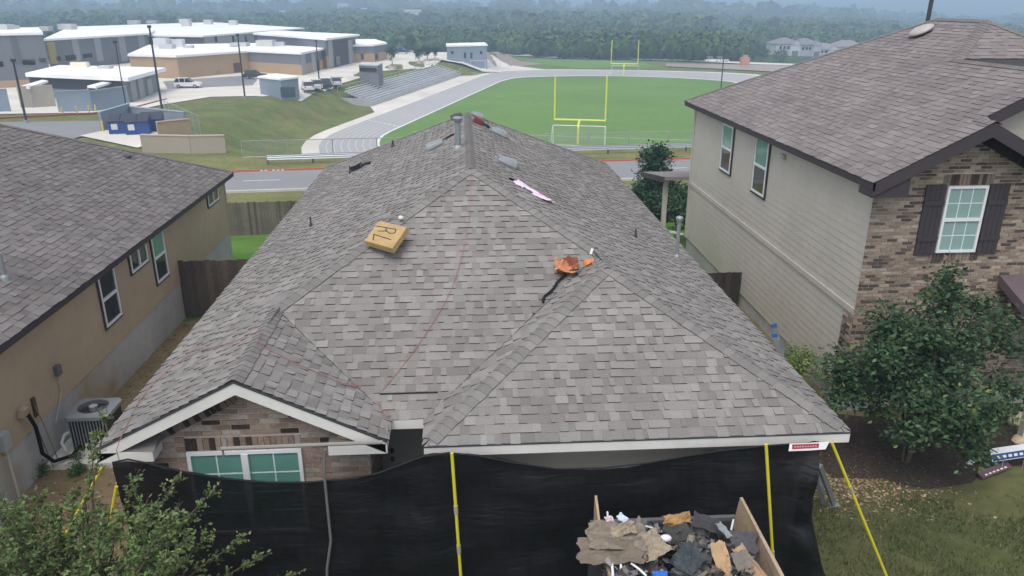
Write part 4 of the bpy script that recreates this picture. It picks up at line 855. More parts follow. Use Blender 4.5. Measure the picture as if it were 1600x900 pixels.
# red and white banner below the garage corner
ban = thing('banner', 'small red and white banner hanging below the garage corner', 'banner', aty(1264, 700, 8.36)); BY = 8.36
c = [aty(x, y, BY) for x, y in ((1232, 705), (1262, 704), (1290, 702), (1296, 690), (1262, 692), (1234, 693))]
MB().face([c[0], c[1], c[4], c[5]]).face([c[1], c[2], c[3], c[4]]).build('cloth', 'plastic', ban)
m_ = MB(); m_.face([aty(x, y, BY - .006) for x, y in ((1238, 702), (1279, 699.5), (1280, 693), (1238, 694.5))], (.45, .03, .06)); m_.build('red_panel', 'plastic', ban)
m_ = MB()
for k in range(9): x = 1241 + k * 4.1; m_.face([aty(x, 699.8 - k * .2, BY - .009), aty(x + 2.6, 699.6 - k * .2, BY - .009), aty(x + 2.6, 696.6 - k * .2, BY - .009), aty(x, 696.8 - k * .2, BY - .009)], (.55, .4, .42))
m_.build('faded_lettering', 'plastic', ban)
# ladder against the right eave
b_, t_ = V(6.15, 10.95, h(6.15, 10.95)), V(5.06, 11.35, 3.02)
ld = thing('ladder', 'aluminium ladder with blue tips leaning on the right eave', 'ladder', b_); d_ = (t_ - b_).normalized(); s_ = V(-.35, -.93, 0).normalized() * .21
for sg in (1, -1):
    r_ = MB(); r_.bar(b_ + s_ * sg, t_ + s_ * sg, .035, .075, (.6, .62, .63)); ro = r_.build('rail', 'galvanised', ld)
    MB().bar(t_ + s_ * sg - d_ * .01, t_ + s_ * sg + d_ * .05, .05, .088, (.03, .10, .22)).build('end_cap', 'plastic', ro)
for k in range(11): c = lerp(b_, t_, (k + .6) / 11.4); MB().tube([c - s_, c + s_], .016, 6).build('rung', 'galvanised', ld)
a, b2 = atz(1303, 789, .02), aty(1281, 728, 10.3); ml = thing('metal_leg', 'grey metal leg slanting from behind the netting onto the lawn', 'leg', a); MB().bar(a, b2, .05, .09, (.62, .62, .62)).build('beam', 'galvanised', ml); MB().box(a.x - .09, a.x + .09, a.y - .05, a.y + .05, .0, .03).build('foot_plate', 'galvanised', ml)
# debris trailer
tl = thing('dump_trailer', 'black trailer with plywood side boards full of torn roofing', 'trailer', (2.5, 6.6, 0))
TX0, TX1, TYB, TYF = 1.52, 3.42, 8.16, 4.4
m_ = MB(); m_.box(TX0, TX0 + .06, TYF, TYB, .55, 1.72); m_.box(TX1 - .06, TX1, TYF, TYB, .55, 1.72); m_.box(TX0 + .06, TX1 - .06, TYB - .06, TYB, .55, 1.80); m_.box(TX0 + .06, TX1 - .06, TYF, TYF + .06, .55, 1.72); m_.box(TX0 + .06, TX1 - .06, TYF + .06, TYB - .06, .55, .62); m_.build('bed', 'metal_dark', tl)
m_ = MB(); m_.bar((TX0, TYB - .03, 1.83), (TX1, TYB - .03, 1.83), .06, .05, (2.4, 2.4, 2.5)); m_.build('top_rail', 'metal_dark', tl)
a, b2 = aty(931, 774, 8.1), atz(946, 912, 2.10)
PLY = (.36, .27, .18)
m_ = MB(); m_.hexa([V(a.x - .015, 8.1, 1.5), V(a.x + .015, 8.1, 1.5), V(a.x + .02, 7.55, 1.5), V(a.x - .01, 7.55, 1.5), V(a.x - .015, 8.1, a.z), V(a.x + .015, 8.1, a.z), V(a.x + .02, 7.55, 1.92), V(a.x - .01, 7.55, 1.92)], PLY); m_.hexa([V(a.x - .01, 7.549, 1.5), V(a.x + .02, 7.549, 1.5), V(1.60, 4.5, 1.5), V(1.57, 4.5, 1.5), V(a.x - .01, 7.549, 1.92), V(a.x + .02, 7.549, 1.92), V(1.60, 4.5, 1.95), V(1.57, 4.5, 1.95)], PLY); m_.build('side_board', 'wood', tl)
a = aty(1158, 777, 8.1)
m_ = MB(); m_.hexa([V(3.36, 8.1, 1.5), V(3.40, 8.1, 1.5), V(3.42, 4.5, 1.5), V(3.38, 4.5, 1.5), V(a.x - .015, 8.1, a.z), V(a.x + .02, 8.1, a.z), V(3.42, 4.5, 2.1), V(3.36, 4.5, 2.1)], PLY); m_.build('side_board', 'wood', tl)
for sx in (TX0 - .12, TX1 + .12):
    for yy in (5.7, 6.6):
        wh = MB().tube([(sx - .1, yy, .34), (sx + .1, yy, .34)], .34, 20).build('wheel', 'rubber', tl); MB().tube([(sx - .11, yy, .34), (sx + .11, yy, .34)], .18, 14).build('rim', 'galvanised', wh)
MB().box(TX0 + .2, TX1 - .2, TYF + .1, TYB - .1, .42, .549).build('chassis', 'metal_dark', tl)
def load_z(x, y): return 1.80 + .10 * math.sin(x * 3.1 + 1) * math.cos(y * 2.3) + .10 * math.exp(-((x - 2.3) ** 2 + (y - 7.0) ** 2)) - .16 * max(0, y - 7.6)
m_ = MB(); nx_, ny_ = 22, 30
for i in range(nx_):
    for j in range(ny_): x, y = lerp(TX0 + .08, TX1 - .08, i / (nx_ - 1)), lerp(TYF + .1, TYB - .08, j / (ny_ - 1)); m_.v.append(V(x, y, load_z(x, y) - .12 + .07 * vn(x * 5, y * 5, 2)))
for i in range(nx_ - 1):
    for j in range(ny_ - 1): m_.f.append((i * ny_ + j, (i + 1) * ny_ + j, (i + 1) * ny_ + j + 1, i * ny_ + j + 1)); m_.c.append((.03, .028, .027))
rn = random.Random(5)
PALD = [(.05, .05, .053), (.035, .034, .036), (.07, .068, .07), (.10, .095, .09), (.055, .05, .045), (.16, .13, .10), (.09, .09, .10), (.13, .12, .11), (.045, .05, .06), (.22, .19, .155), (.25, .24, .23), (.17, .165, .165)]
def frame(rn, tilt=.5):
    N = V(rn.uniform(-tilt, tilt), rn.uniform(-tilt, tilt) - .1, 1).normalized(); a = rn.uniform(0, 6.28); U = V(math.cos(a), math.sin(a), 0); U = (U - N * U.dot(N)).normalized(); return U, N.cross(U), N
def mesh_join(A, B_): i = len(A.v); A.v += B_.v; A.f += [tuple(a + i for a in f) for f in B_.f]; A.c += B_.c
for k in range(520):
    x, y = rn.uniform(TX0 + .06, TX1 - .2), rn.uniform(5.6, TYB - .2); U, W, N = frame(rn, .85); s = rn.uniform(.07, .25)
    mesh_join(m_, sheet(V(x, y, load_z(x, y) + rn.uniform(-.08, .10)), s, s * rn.uniform(.4, .9), U, W, N, rn.uniform(.004, .02), k, rn.choice(PALD), 4, 4, .006))
for k in range(420):
    x, y = rn.uniform(TX0 + .05, TX1 - .15), rn.uniform(6.2, TYB - .25); U, W, N = frame(rn, 1.0); q_ = rn.uniform(.04, .14)
    mesh_join(m_, sheet(V(x, y, load_z(x, y) + rn.uniform(.0, .17)), q_, q_ * rn.uniform(.3, .9), U, W, N, rn.uniform(.004, .014), 900 + k, rn.choice(PALD), 4, 4, .005))
tag(m_.build('roofing_debris', 'paper'), 'heap of torn dark roofing felt and shingle scraps filling the trailer', 'debris', kind='stuff')
def scrap(name, label, cat, px, sx, sy, col, rot, tilt=(0, 0), amp=.02, lift=.06, seed=1, curl=0, mat='paper', zoff=None):
    z = 1.78 + lift; p = atz(*px, z); N = V(tilt[0], tilt[1], 1).normalized(); U = V(math.cos(rot), math.sin(rot), 0); U = (U - N * U.dot(N)).normalized()
    return tag(sheet(p, sx, sy, U, N.cross(U), N, amp, seed, col, 15, 11, .009, curl).build(name, mat), label, cat)
KR = (.40, .27, .155)
scrap('felt_sheet', 'large brown-grey felt sheet folded over the trailer\'s left side', 'felt', (962, 838), .66, .36, (.22, .185, .145), -.15, (-.15, -.35), .035, .36, 11)
scrap('felt_sheet', 'brown felt layer under the folded sheet at the trailer\'s left edge', 'felt', (955, 860), .74, .34, (.17, .138, .106), -.1, (-.2, -.3), .03, .30, 12)
scrap('felt_sheet', 'pale tan felt flap on the middle of the debris heap', 'felt', (1018, 852), .38, .34, (.30, .25, .185), .5, (.1, -.4), .03, .28, 13)
scrap('felt_sheet', 'pale felt flap at the far left of the heap, curled upward', 'felt', (975, 828), .30, .15, (.33, .27, .20), .2, (-.1, -.5), .03, .42, 14)
scrap('cardboard_sheet', 'brown cardboard piece at the far end of the heap', 'cardboard', (1058, 811), .36, .16, (.36, .22, .10), .15, (.1, -.4), .025, 0.24, 15)
scrap('cardboard_sheet', 'tall kraft cardboard standing at the near right of the heap', 'cardboard', (1128, 878), .18, .46, KR, .05, (-.25, -.75), .012, 0.28, 16)
scrap('cardboard_sheet', 'cardboard flap leaning on the trailer\'s right board', 'cardboard', (1172, 882), .14, .50, KR, .35, (-.6, -.5), .012, 0.26, 17)
scrap('shingle_scrap', 'dark grey shingle sheet tilted at the far right of the heap', 'shingle', (1105, 818), .36, .22, (.055, .053, .056), -.45, (.1, -.3), .015, 0.28, 18)
scrap('shingle_scrap', 'dark slate sheet lying against the trailer\'s right board', 'shingle', (1162, 846), .30, .26, (.075, .075, .08), -.3, (-.3, -.5), .015, 0.28, 19)
scrap('shingle_scrap', 'grey shingle piece lying on the cardboard at the right', 'shingle', (1160, 875), .20, .22, (.19, .165, .14), .1, (-.2, -.4), .012, 0.36, 20)
scrap('shingle_scrap', 'torn dark green-grey sheet in the middle of the heap', 'shingle', (1078, 872), .34, .30, (.06, .072, .08), .7, (.1, -.4), .04, 0.26, 21)
scrap('shingle_scrap', 'dark sheet behind the pale bag on the heap', 'shingle', (1060, 832), .32, .22, (.06, .058, .055), .2, (0, -.3), .015, 0.24, 22)
scrap('grey_panel', 'light grey panel standing up in the heap', 'panel', (1132, 828), .22, .10, (.22, .24, .24), -.9, (.5, -.3), .008, 0.34, 23)
scrap('blue_plastic', 'bright blue plastic lid at the near edge of the heap', 'plastic', (1032, 897), .17, .10, (.015, .14, .55), .05, (0, -.2), .012, 0.26, 24, mat='plastic')
scrap('white_label', 'white and red label at the far left of the heap', 'label', (952, 812), .10, .10, (.62, .50, .56), .3, (0, -.5), .012, 0.28, 25, mat='plastic')
scrap('foam_sheet', 'pale blue foam sheet at the far left of the heap', 'foam', (972, 810), .10, .13, (.52, .62, .72), .9, (.2, -.4), .01, 0.28, 26, mat='plastic')
p = atz(1040, 841, 2.06); m_ = MB().ellipsoid(p, (.075, .05, .045), 12, 8, (.68, .64, .74)); tag(m_.build('white_bag', 'plastic', smooth=True), 'small round pale bag in the middle of the heap', 'bag')
def stick(label, pa, pb, z, r, col, name='white_tube'):
    a, b2 = atz(*pa, z), atz(*pb, z - .05); return tag(MB().tube([a, lerp(a, b2, .5) + V(0, 0, .01), b2], r, 8, col).build(name, 'plastic'), label, 'tube')
stick('upright white tube at the far left of the heap', (949, 800), (951, 830), 2.05, .013, (.72, .72, .74)); stick('white tube slanting across the heap toward the middle', (1008, 822), (1034, 831), 2.04, .014, (.5, .52, .52))
stick('leftmost white tube at the heap\'s near edge', (956, 880), (959, 915), 2.02, .016, (.72, .73, .75)); stick('second white tube from the left at the heap\'s near edge', (970, 882), (972, 915), 2.02, .014, (.72, .73, .75)); stick('white tube lying diagonally at the heap\'s near edge', (986, 880), (1010, 900), 2.02, .013, (.72, .73, .75))
stick('small white stick upright beside the right board', (1146, 812), (1142, 830), 2.06, .012, (.6, .6, .68))
# front garden signs and bits
def yard_sign(label, pa, pb, z, ht, c1, c2, lean):
    a, b2 = atz(*pa, z), atz(*pb, z); d = (b2 - a); L = d.length; d.normalize(); n_ = d.cross(Z1); upv = (Z1 * math.cos(lean) + n_ * math.sin(-lean)).normalized(); nn = d.cross(upv)
    t = thing('yard_sign', label, 'sign', (a + b2) / 2 - V(0, 0, z)); MB().obox(a, d, upv, nn, 0, L, 0, ht, -.004, .004, c1).build('panel', 'plastic', t)
    MB().obox(a, d, upv, nn, .01, L - .01, .01, ht * .55, .0045, .007, c2).build('colour_band', 'plastic', t); m_ = MB()
    for k in range(6): m_.obox(a, d, upv, nn, L * (.12 + k * .13), L * (.2 + k * .13), ht * .2, ht * .4, .0072, .009, (.6, .62, .66))
    m_.build('lettering', 'plastic', t)
    if z > .1:
        for k in (.25, .75): q = a + d * L * k; MB().tube([q + V(0, 0, .01), V(q.x, q.y, h(q.x, q.y) - .02)], .006, 6, (.3, .3, .3)).build('stake', 'plastic', t)
yard_sign('blue and white yard sign standing at the right edge of the lawn', (1551, 722), (1618, 712), .22, .24, (.62, .64, .66), (.02, .05, .17), .55)
yard_sign('dark reddish sign lying tilted in front of the blue sign', (1536, 748), (1582, 730), .05, .14, (.10, .07, .08), (.13, .04, .05), 1.1)
p = on_ground(1516, 726); m_ = sheet(p + V(0, 0, .05), .16, .10, X1, Y1, Z1, .03, 91, (.55, .58, .66), 6, 5, colf=lambda i, j: (.05, .08, .2) if i > .6 else (.6, .62, .68)); tag(m_.build('litter', 'plastic'), 'crumpled blue and white litter on the mulch', 'litter')

# ================================================================== FENCES NEAR THE HOUSES
def plank_fence(name, label, p0, p1, ht, col, pw=.14, gz=None, var=.25, seed=1, group=None):
    rnd = random.Random(seed); p0, p1 = Vector(p0), Vector(p1); d = p1 - p0; L = d.length; d.normalize(); n_ = d.cross(Z1); t = thing(name, label, 'fence', (p0 + p1) / 2, group)
    k = 0
    while k * pw < L - .02:
        a = p0 + d * (k * pw + .004); w_ = min(pw - .008, L - k * pw); c = a + d * w_ / 2; z = h(c.x, c.y) if gz is None else gz; hh = ht + rnd.uniform(-.02, .02); g = rnd.uniform(1 - var, 1 + var)
        a = V(a.x, a.y, z); o = rnd.uniform(-.004, .004); MB().obox(a, d, n_, Z1, 0, w_, o, .018 + o, .0, hh, tuple(x * g for x in col)).build('plank', 'wood', t); k += 1
    for zz in (.3, ht - .3):
        a, b2 = V(p0.x, p0.y, (h(p0.x, p0.y) if gz is None else gz) + zz), V(p1.x, p1.y, (h(p1.x, p1.y) if gz is None else gz) + zz); MB().bar(a - n_ * .03, b2 - n_ * .03, .04, .08, tuple(x * .7 for x in col)).build('rail', 'wood', t)
    k = 0
    while k < L: c = p0 + d * k - n_ * .08; z = h(c.x, c.y) if gz is None else gz; MB().box(c.x - .045, c.x + .045, c.y - .045, c.y + .045, z - .1, z + ht - .05, tuple(x * .7 for x in col)).build('post', 'wood', t); k += 2.4
    return t
plank_fence('wood_fence', 'dark wooden side fence between the brown house and the grey roof', (-7.88, 20.5, 0), (-4.44, 20.5, 0), 1.68, (.075, .058, .048), seed=2, pw=.145)
plank_fence('wood_fence', 'short dark wooden fence between the grey roof and the two-storey house', (4.75, 20.3, 0), (7.86, 20.3, 0), 1.05, (.06, .047, .042), seed=3)
plank_fence('wood_fence', 'weathered wooden back fence along the street beyond the brown house', (-20, 39.6 - 1.6, 0), (-4.5, 39.6 - .36, 0), 1.72, (.125, .108, .088), seed=4, pw=.15, var=.35)
plank_fence('wood_fence', 'weathered back fence behind the small dark tree on the right', (5.5, 39.6 + .44, 0), (16, 39.6 + 1.28, 0), 1.72, (.10, .085, .07), seed=5, pw=.15)
plank_fence('wood_fence', 'dark wooden yard fence beside the patio of the two-storey house', (6.1, 27.2, 0), (6.25, 38, 0), 1.7, (.06, .048, .042), seed=6, pw=.15)

# ================================================================== VEGETATION
def leaf_mesh(centers, dirs, size, rng, cols, flat=.6, up=.3, asp=.5):
    n_ = len(centers); a = rng.normal(size=(n_, 3)); a += dirs * 1.2; a[:, 2] *= flat; a /= np.linalg.norm(a, axis=1)[:, None] + 1e-9
    nrm = rng.normal(size=(n_, 3)) * .6; nrm[:, 2] += up + .5; b2 = np.cross(nrm, a); b2 /= np.linalg.norm(b2, axis=1)[:, None] + 1e-9
    s = size * rng.uniform(.42, 1.5, (n_, 1)); nn = np.cross(a, b2)
    v = np.stack([centers - a * s * .5, centers + b2 * s * asp * .5 - nn * s * .06, centers + a * s * .5, centers - b2 * s * asp * .5 - nn * s * .06], 1).reshape(-1, 3)
    f = np.arange(n_ * 4).reshape(-1, 4); return v, f, cols
def leaf_cols(rng, n_, pal, k=.22):
    p = np.array(pal); return p[rng.integers(0, len(p), n_)] * rng.uniform(1 - k, 1 + k, (n_, 1))
def clump_tree(name, label, base, trunks, lobes, nleaf, size, pal, seed, cat='tree', r0=.06, asp=.5, tips=None, group=None):
    """trunks: number of stems; lobes: (x,y,z,r) leaf clumps relative to base"""
    rng = np.random.default_rng(seed); rnd = random.Random(seed); base = Vector(base); t = thing(name, label, cat, base, group)
    m_ = MB(); zc = np.mean([l[2] for l in lobes])
    forks = []
    for k in range(trunks):
        a = 2 * math.pi * k / max(1, trunks) + .4; sp = 0 if trunks == 1 else .12 * zc; top = base + V(math.cos(a) * sp * 1.6, math.sin(a) * sp * 1.6, zc * .95)
        pts = [base + V(math.cos(a) * .05 * (trunks > 1), math.sin(a) * .05 * (trunks > 1), -.1), base + V(math.cos(a) * sp * .5 + rnd.uniform(-.04, .04), math.sin(a) * sp * .5, zc * .35), base + V(math.cos(a) * sp, math.sin(a) * sp + rnd.uniform(-.04, .04), zc * .65), top]
        m_.tube(pts, r0, 7, r1=r0 * .35); forks += [pts[1], pts[2], pts[3]]
    for (x, y, z, r) in lobes:
        c = base + V(x, y, z); f0 = min(forks, key=lambda q: (q - c).length + (2 if q.z > c.z else 0)); mid = lerp(f0, c, .55) + V(0, 0, -.06 * r); m_.tube([f0, mid, c, c + (c - f0) * .25], r0 * .4, 5, r1=r0 * .08)
        for _ in range(3): q = c + V(rnd.uniform(-1, 1), rnd.uniform(-1, 1), rnd.uniform(-.4, .9)) * r * .8; m_.tube([mid, lerp(mid, q, .6) + V(0, 0, .02), q], r0 * .16, 4, r1=r0 * .04)
    m_.build('trunk', 'bark', t)
    vol = np.array([l[3] ** 2.2 for l in lobes]); cnt = (vol / vol.sum() * nleaf).astype(int); C_, D_ = [], []
    for (x, y, z, r), n_ in zip(lobes, cnt):
        nt_ = max(3, int(n_ / 26)); u = rng.normal(size=(nt_, 3)); u /= np.linalg.norm(u, axis=1)[:, None]; tw = u * (rng.uniform(.25, 1, (nt_, 1)) ** .45) * r; tw[:, 2] *= .8
        k = rng.integers(0, nt_, n_); off = rng.normal(size=(n_, 3)) * (r * .12 + size * .7); C_.append(tw[k] + off + np.array([base.x + x, base.y + y, base.z + z])); D_.append(u[k])
    C_, D_ = np.concatenate(C_), np.concatenate(D_); cols = leaf_cols(rng, len(C_), pal)
    if tips is not None:
        mk_ = rng.random(len(C_)) < tips[1]; cols[mk_] = leaf_cols(rng, mk_.sum(), tips[0])
    v, f, cols = leaf_mesh(C_, D_, size, rng, cols, asp=asp); big('crown', v, f, cols, 'leaf', t, origin=base); return t
def lobes_in(n_, rx, ry, z0, z1, r, seed, shape=None):
    rnd = random.Random(seed); o = []
    while len(o) < n_:
        x, y, t = rnd.uniform(-1, 1), rnd.uniform(-1, 1), rnd.random(); wd = shape(t) if shape else math.sqrt(max(0, 1 - (2 * t - 1) ** 2)) * .8 + .25
        if x * x + y * y < wd * wd: o.append((x * rx, y * ry, lerp(z0, z1, t), r * rnd.uniform(.65, 1.25)))
    return o
# dark tree in front of the two-storey house
lb = lobes_in(74, 1.6, 1.2, .95, 3.2, .27, 3, lambda t: 1.0 if t < .5 else lerp(1.0, .3, (t - .5) / .5)) + [(1.55, .1, 2.3, .3), (1.3, .1, 2.75, .3), (1.75, 0, 1.6, .3), (.75, .1, 3.05, .28), (-.75, .1, 2.95, .28)] + [(.12, .1, 3.42, .30), (.1, .05, 3.72, .24), (.15, .1, 3.15, .36), (-1.35, .1, 1.7, .28), (-1.5, 0, 2.1, .2)]
clump_tree('crape_tree', 'dense dark green small tree in front of the two-storey house', (8.2, 12.0, h(8.2, 12)), 6, lb, 24000, .098, [(.042, .088, .036), (.032, .07, .032), (.056, .105, .042), (.025, .055, .027), (.05, .085, .046), (.075, .12, .055)], 13, r0=.035, tips=([(.11, .17, .03), (.16, .19, .04)], .025))
# lime shrub in the side gap
clump_tree('lime_shrub', 'small lime green shrub in the gap below the right eave', (7.25, 14.75, h(7.25, 14.75)), 3, lobes_in(10, .36, .45, .3, 1.0, .2, 5), 3000, .06, [(.13, .20, .045), (.10, .165, .04), (.16, .22, .07)], 15, 'shrub', r0=.015)
# tree behind the patio
cb = on_ground(1012, 352); cb = V(9.8, 38.6, h(9.8, 38.6))
clump_tree('dark_tree', 'dark green tree beside the patio of the two-storey house near the street', cb, 1, lobes_in(34, 1.35, 1.2, .6, 3.7, .5, 8, lambda t: lerp(1, .25, t)), 12000, .17, [(.026, .066, .030), (.02, .052, .026), (.034, .082, .034)], 17, r0=.09)
clump_tree('dark_tree', 'dark bush below the patio roof of the two-storey house', (10.2, 33.5, h(10.2, 33.5)), 2, lobes_in(14, 1.3, 1.0, .5, 2.0, .5, 9), 5000, .15, [(.024, .06, .028), (.032, .075, .03)], 18, 'bush', r0=.05)
# foreground tree bottom left: long feathery branches
def feather_tree(name, label, base, tips_, seed):
    rng = np.random.default_rng(seed); rnd = random.Random(seed); base = Vector(base); t = thing(name, label, 'tree', base); m_ = MB(); fork = base + V(.03, .05, 1.35)
    m_.tube([base - V(0, 0, .1), base + V(-.03, .02, .7), fork], .05, 8, r1=.035); Cs, Ds = [], []
    def leaves(a, b2, n_, spread):
        d = (b2 - a).normalized(); sd_ = d.orthogonal().normalized()
        for i in range(n_):
            q = lerp(a, b2, rnd.uniform(.05, 1.0)); o = V(rnd.gauss(0, 1), rnd.gauss(0, 1), rnd.gauss(.25, .7)).normalized(); Cs.append(tuple(q + o * abs(rnd.gauss(0, spread)))); Ds.append(tuple((o + d * .8).normalized()))
    for (tip, bow, dens) in tips_:
        tip = Vector(tip); s0 = lerp(base + V(0, 0, .9), fork, rnd.random()); mid = lerp(s0, tip, .5) + V(0, 0, bow); pts = []
        for k in range(13): u = k / 12; pts.append(s0 * (1 - u) ** 2 + mid * 2 * u * (1 - u) + tip * u * u + V(rnd.gauss(0, .012), rnd.gauss(0, .012), rnd.gauss(0, .012)))
        m_.tube(pts, .022, 5, r1=.004)
        for k in range(3, 12):
            p = pts[k]; d = (pts[k + 1] - pts[k]).normalized()
            for _ in range(2 if k < 10 else 3):
                o = V(rnd.gauss(0, 1), rnd.gauss(0, 1), rnd.gauss(.2, .6)); o = (o - d * o.dot(d)).normalized(); L = rnd.uniform(.10, .26) * (1.15 - .05 * k) * (1.4 if dens > 1 else 1); e = p + (d * .8 + o * .75).normalized() * L
                m_.tube([p, lerp(p, e, .5) + V(0, 0, .008), e], .004, 4, r1=.0015); leaves(p, e, int(20 * dens), .032)
        leaves(pts[8], pts[12], int(30 * dens), .03)
    m_.build('trunk', 'bark', t); Cs, Ds = np.array(Cs), np.array(Ds)
    cols = leaf_cols(rng, len(Cs), [(.10, .155, .045), (.125, .18, .055), (.075, .125, .04), (.155, .195, .07), (.08, .115, .045)]); v, f, cols = leaf_mesh(Cs, Ds, .046, rng, cols, asp=.52); big('crown', v, f, cols, 'leaf', t, origin=base); return t
BT = V(-4.35, 6.75, 0); tips_ = []; rnd = random.Random(44)
def tipat(px, py, Y): return tuple(aty(px, py, Y))
for px, py, Y, bow, dn_ in ((345, 752, 7.9, .25, 1), (285, 735, 7.8, .3, .9), (218, 732, 7.6, .35, .9), (170, 630, 7.6, .45, .9), (150, 668, 7.5, .4, 1), (425, 862, 7.6, .15, 1), (392, 828, 7.7, .2, 1), (335, 830, 7.3, .2, 1.1), (300, 800, 7.5, .25, 1.1), (478, 892, 7.3, .12, .9),
                          (250, 850, 7.0, .2, 1.3), (60, 765, 7.6, .3, 1.2), (20, 790, 7.4, .3, 1.3), (-30, 800, 7.2, .25, 1.3), (110, 760, 7.4, .3, 1.3), (200, 800, 7.1, .25, 1.2), (130, 800, 7.2, .2, 1.4), (90, 830, 7.0, .2, 1.4), (20, 850, 6.9, .15, 1.4), (160, 860, 6.8, .15, 1.4), (220, 890, 6.8, .1, 1.3), (330, 900, 6.9, .1, 1.2), (60, 890, 6.7, .1, 1.4), (-60, 870, 6.8, .2, 1.3), (280, 870, 6.7, .15, 1.2), (130, 890, 6.5, .1, 1.3)):
    tips_.append((tipat(px, py, Y), bow, dn_))
for k in range(70): tips_.append((tipat(rnd.uniform(-80, 300), rnd.uniform(775, 960), rnd.uniform(6.3, 7.7)), rnd.uniform(.05, .25), 1.3))
feather_tree('feathery_tree', 'light green feathery tree in the bottom left corner', BT, tips_, 19)
# weeds in the dirt near the meter
for i, (px, py, n_, r) in enumerate(((60, 742, 400, .16), (120, 735, 700, .22), (170, 715, 300, .12))):
    c = on_ground(px, py); clump_tree('weed_clump', ('leafy weed clump below the meter box', 'largest leafy weed clump in front of the concrete slab', 'small weed clump at the slab corner')[i], c, 2, lobes_in(4, r, r, .05, .25, .1, 70 + i), n_, .045, [(.06, .12, .03), (.05, .10, .03)], 80 + i, 'weed', r0=.005)
# grass blades on the front lawn, leaf litter, gravel in the side gap
def blades(name, label, n_, region, size, pal, seed, mat='leaf', flat=False, cat='grass'):
    rng = np.random.default_rng(seed); xs, ys = region(rng, n_); n_ = len(xs); z = H(xs, ys); a = rng.uniform(0, 2 * np.pi, n_); s = size * rng.uniform(.5, 1.4, n_); lean = rng.normal(0, .5, (n_, 2)); d = np.stack([np.cos(a), np.sin(a)], 1)
    if flat:
        p = np.stack([xs, ys, z + .012], 1); dx_ = np.stack([d[:, 0], d[:, 1], rng.normal(0, .3, n_)], 1) * s[:, None]; dy_ = np.stack([-d[:, 1], d[:, 0], rng.normal(0, .3, n_)], 1) * s[:, None] * .6; v = np.stack([p - dx_, p + dy_, p + dx_, p - dy_], 1).reshape(-1, 3); f = np.arange(n_ * 4).reshape(-1, 4)
    else:
        p = np.stack([xs, ys, z - .004], 1); w_ = np.concatenate([d * .006, np.zeros((n_, 1))], 1) * (size / .05); t = p + np.concatenate([lean * s[:, None] * .7, s[:, None]], 1); v = np.stack([p - w_, p + w_, t], 1).reshape(-1, 3); f = np.arange(n_ * 3).reshape(-1, 3)
    return big(name, v, f, leaf_cols(rng, n_, pal, .3), mat, label=label, cat=cat, kind='stuff')
def lawn_region(rng, n_):
    x = rng.uniform(4.6, 14, n_); y = rng.uniform(7, 13.5, n_); k = np.array([vn(a, b2, 4.4, .9) + .45 * vn(a, b2, 1.4, 3.1) for a, b2 in zip(x, y)]); m_ = (k + rng.normal(0, .22, n_) > -.12) & ~((np.abs(x - 8.4) < 2.6) & (np.abs(y - 12.4) < 1.6)); return x[m_], y[m_]
blades('lawn_grass', 'patchy green grass of the front lawn on the right', 75000, lawn_region, .075, [(.07, .105, .03), (.095, .115, .04), (.06, .09, .028), (.15, .14, .065), (.12, .12, .05)], 5)
blades('lawn_grass', 'thin grass and weeds at the lower left by the brown house', 12000, lambda r, n_: (r.uniform(-9, -4.2, n_), r.uniform(7, 11.6, n_)), .06, [(.07, .10, .03), (.10, .11, .04), (.15, .13, .06)], 6)
blades('dry_leaf_litter', 'dry tan leaf litter along the mulch bed', 2600, lambda r, n_: (r.normal(6.9, .8, n_), r.normal(11.45, .45, n_)), .028, [(.30, .22, .13), (.24, .17, .10), (.36, .28, .18), (.16, .11, .07)], 7, 'paper', True, 'litter')
blades('dry_leaf_litter', 'leaf litter scattered in the dirt beside the brown house', 2400, lambda r, n_: (r.uniform(-7.85, -4.6, n_), r.uniform(9.5, 20, n_)), .03, [(.22, .16, .10), (.30, .24, .16), (.10, .08, .04), (.06, .08, .03)], 8, 'paper', True, 'litter')
pts = []
for k in range(40): a = 2 * math.pi * k / 40; r = 1 + .14 * math.sin(3 * a + 1) + .10 * math.sin(7 * a) + .05 * math.sin(13 * a); pts.append(V(8.6 + 2.5 * r * math.cos(a), 12.55 + 1.25 * r * math.sin(a)))
drape('mulch_bed', pts, .022, 'mulch', .3, **ST)
for i, (px, py, s) in enumerate(((1592, 660, .3), (1598, 690, .22))):
    p = on_ground(px, py); m_ = MB().ellipsoid(p + V(0, 0, s * .2), (s, s * .7, s * .5), 9, 6, (.8, .68, .52)); 
    for v in m_.v: v += V(vn(v.x * 3, v.y * 3, v.z * 3), vn(v.x * 3 + 9, v.y * 3, v.z * 3), vn(v.x * 3, v.y * 3 + 9, v.z * 3)) * s * .3
    tag(m_.build('boulder', 'concrete'), ('pale boulder at the right edge below the porch', 'smaller pale boulder behind the blue yard sign')[i], 'boulder')

# ================================================================== SPORTS GROUND FURNITURE
def goalpost(label, s, z0, dark=1.0):
    c = fst(s, 0, z0); t = thing('goalpost', label, 'goalpost', c, 'football goalposts'); Yl = (.66, .66, .10); hw = 3.56
    MB().tube([fst(s - 1.6, 0, z0 - .1), fst(s - 1.6, 0, z0 + 2.2), fst(s - 1.3, 0, z0 + 2.8), fst(s, 0, z0 + 3.05)], .17, 10, Yl).build('gooseneck', 'plastic', t)
    MB().tube([fst(s, -hw, z0 + 3.05), fst(s, hw, z0 + 3.05)], .15, 10, Yl).build('crossbar', 'plastic', t)
    for sg in (-1, 1): MB().tube([fst(s, sg * hw, z0 + 3.0), fst(s, sg * hw, z0 + 9.1)], .12, 8, Yl).build('upright', 'plastic', t)
goalpost('near yellow football goalpost behind the roof', 0.0, ZF); goalpost('far yellow football goalpost across the field', 108.5, ZF)
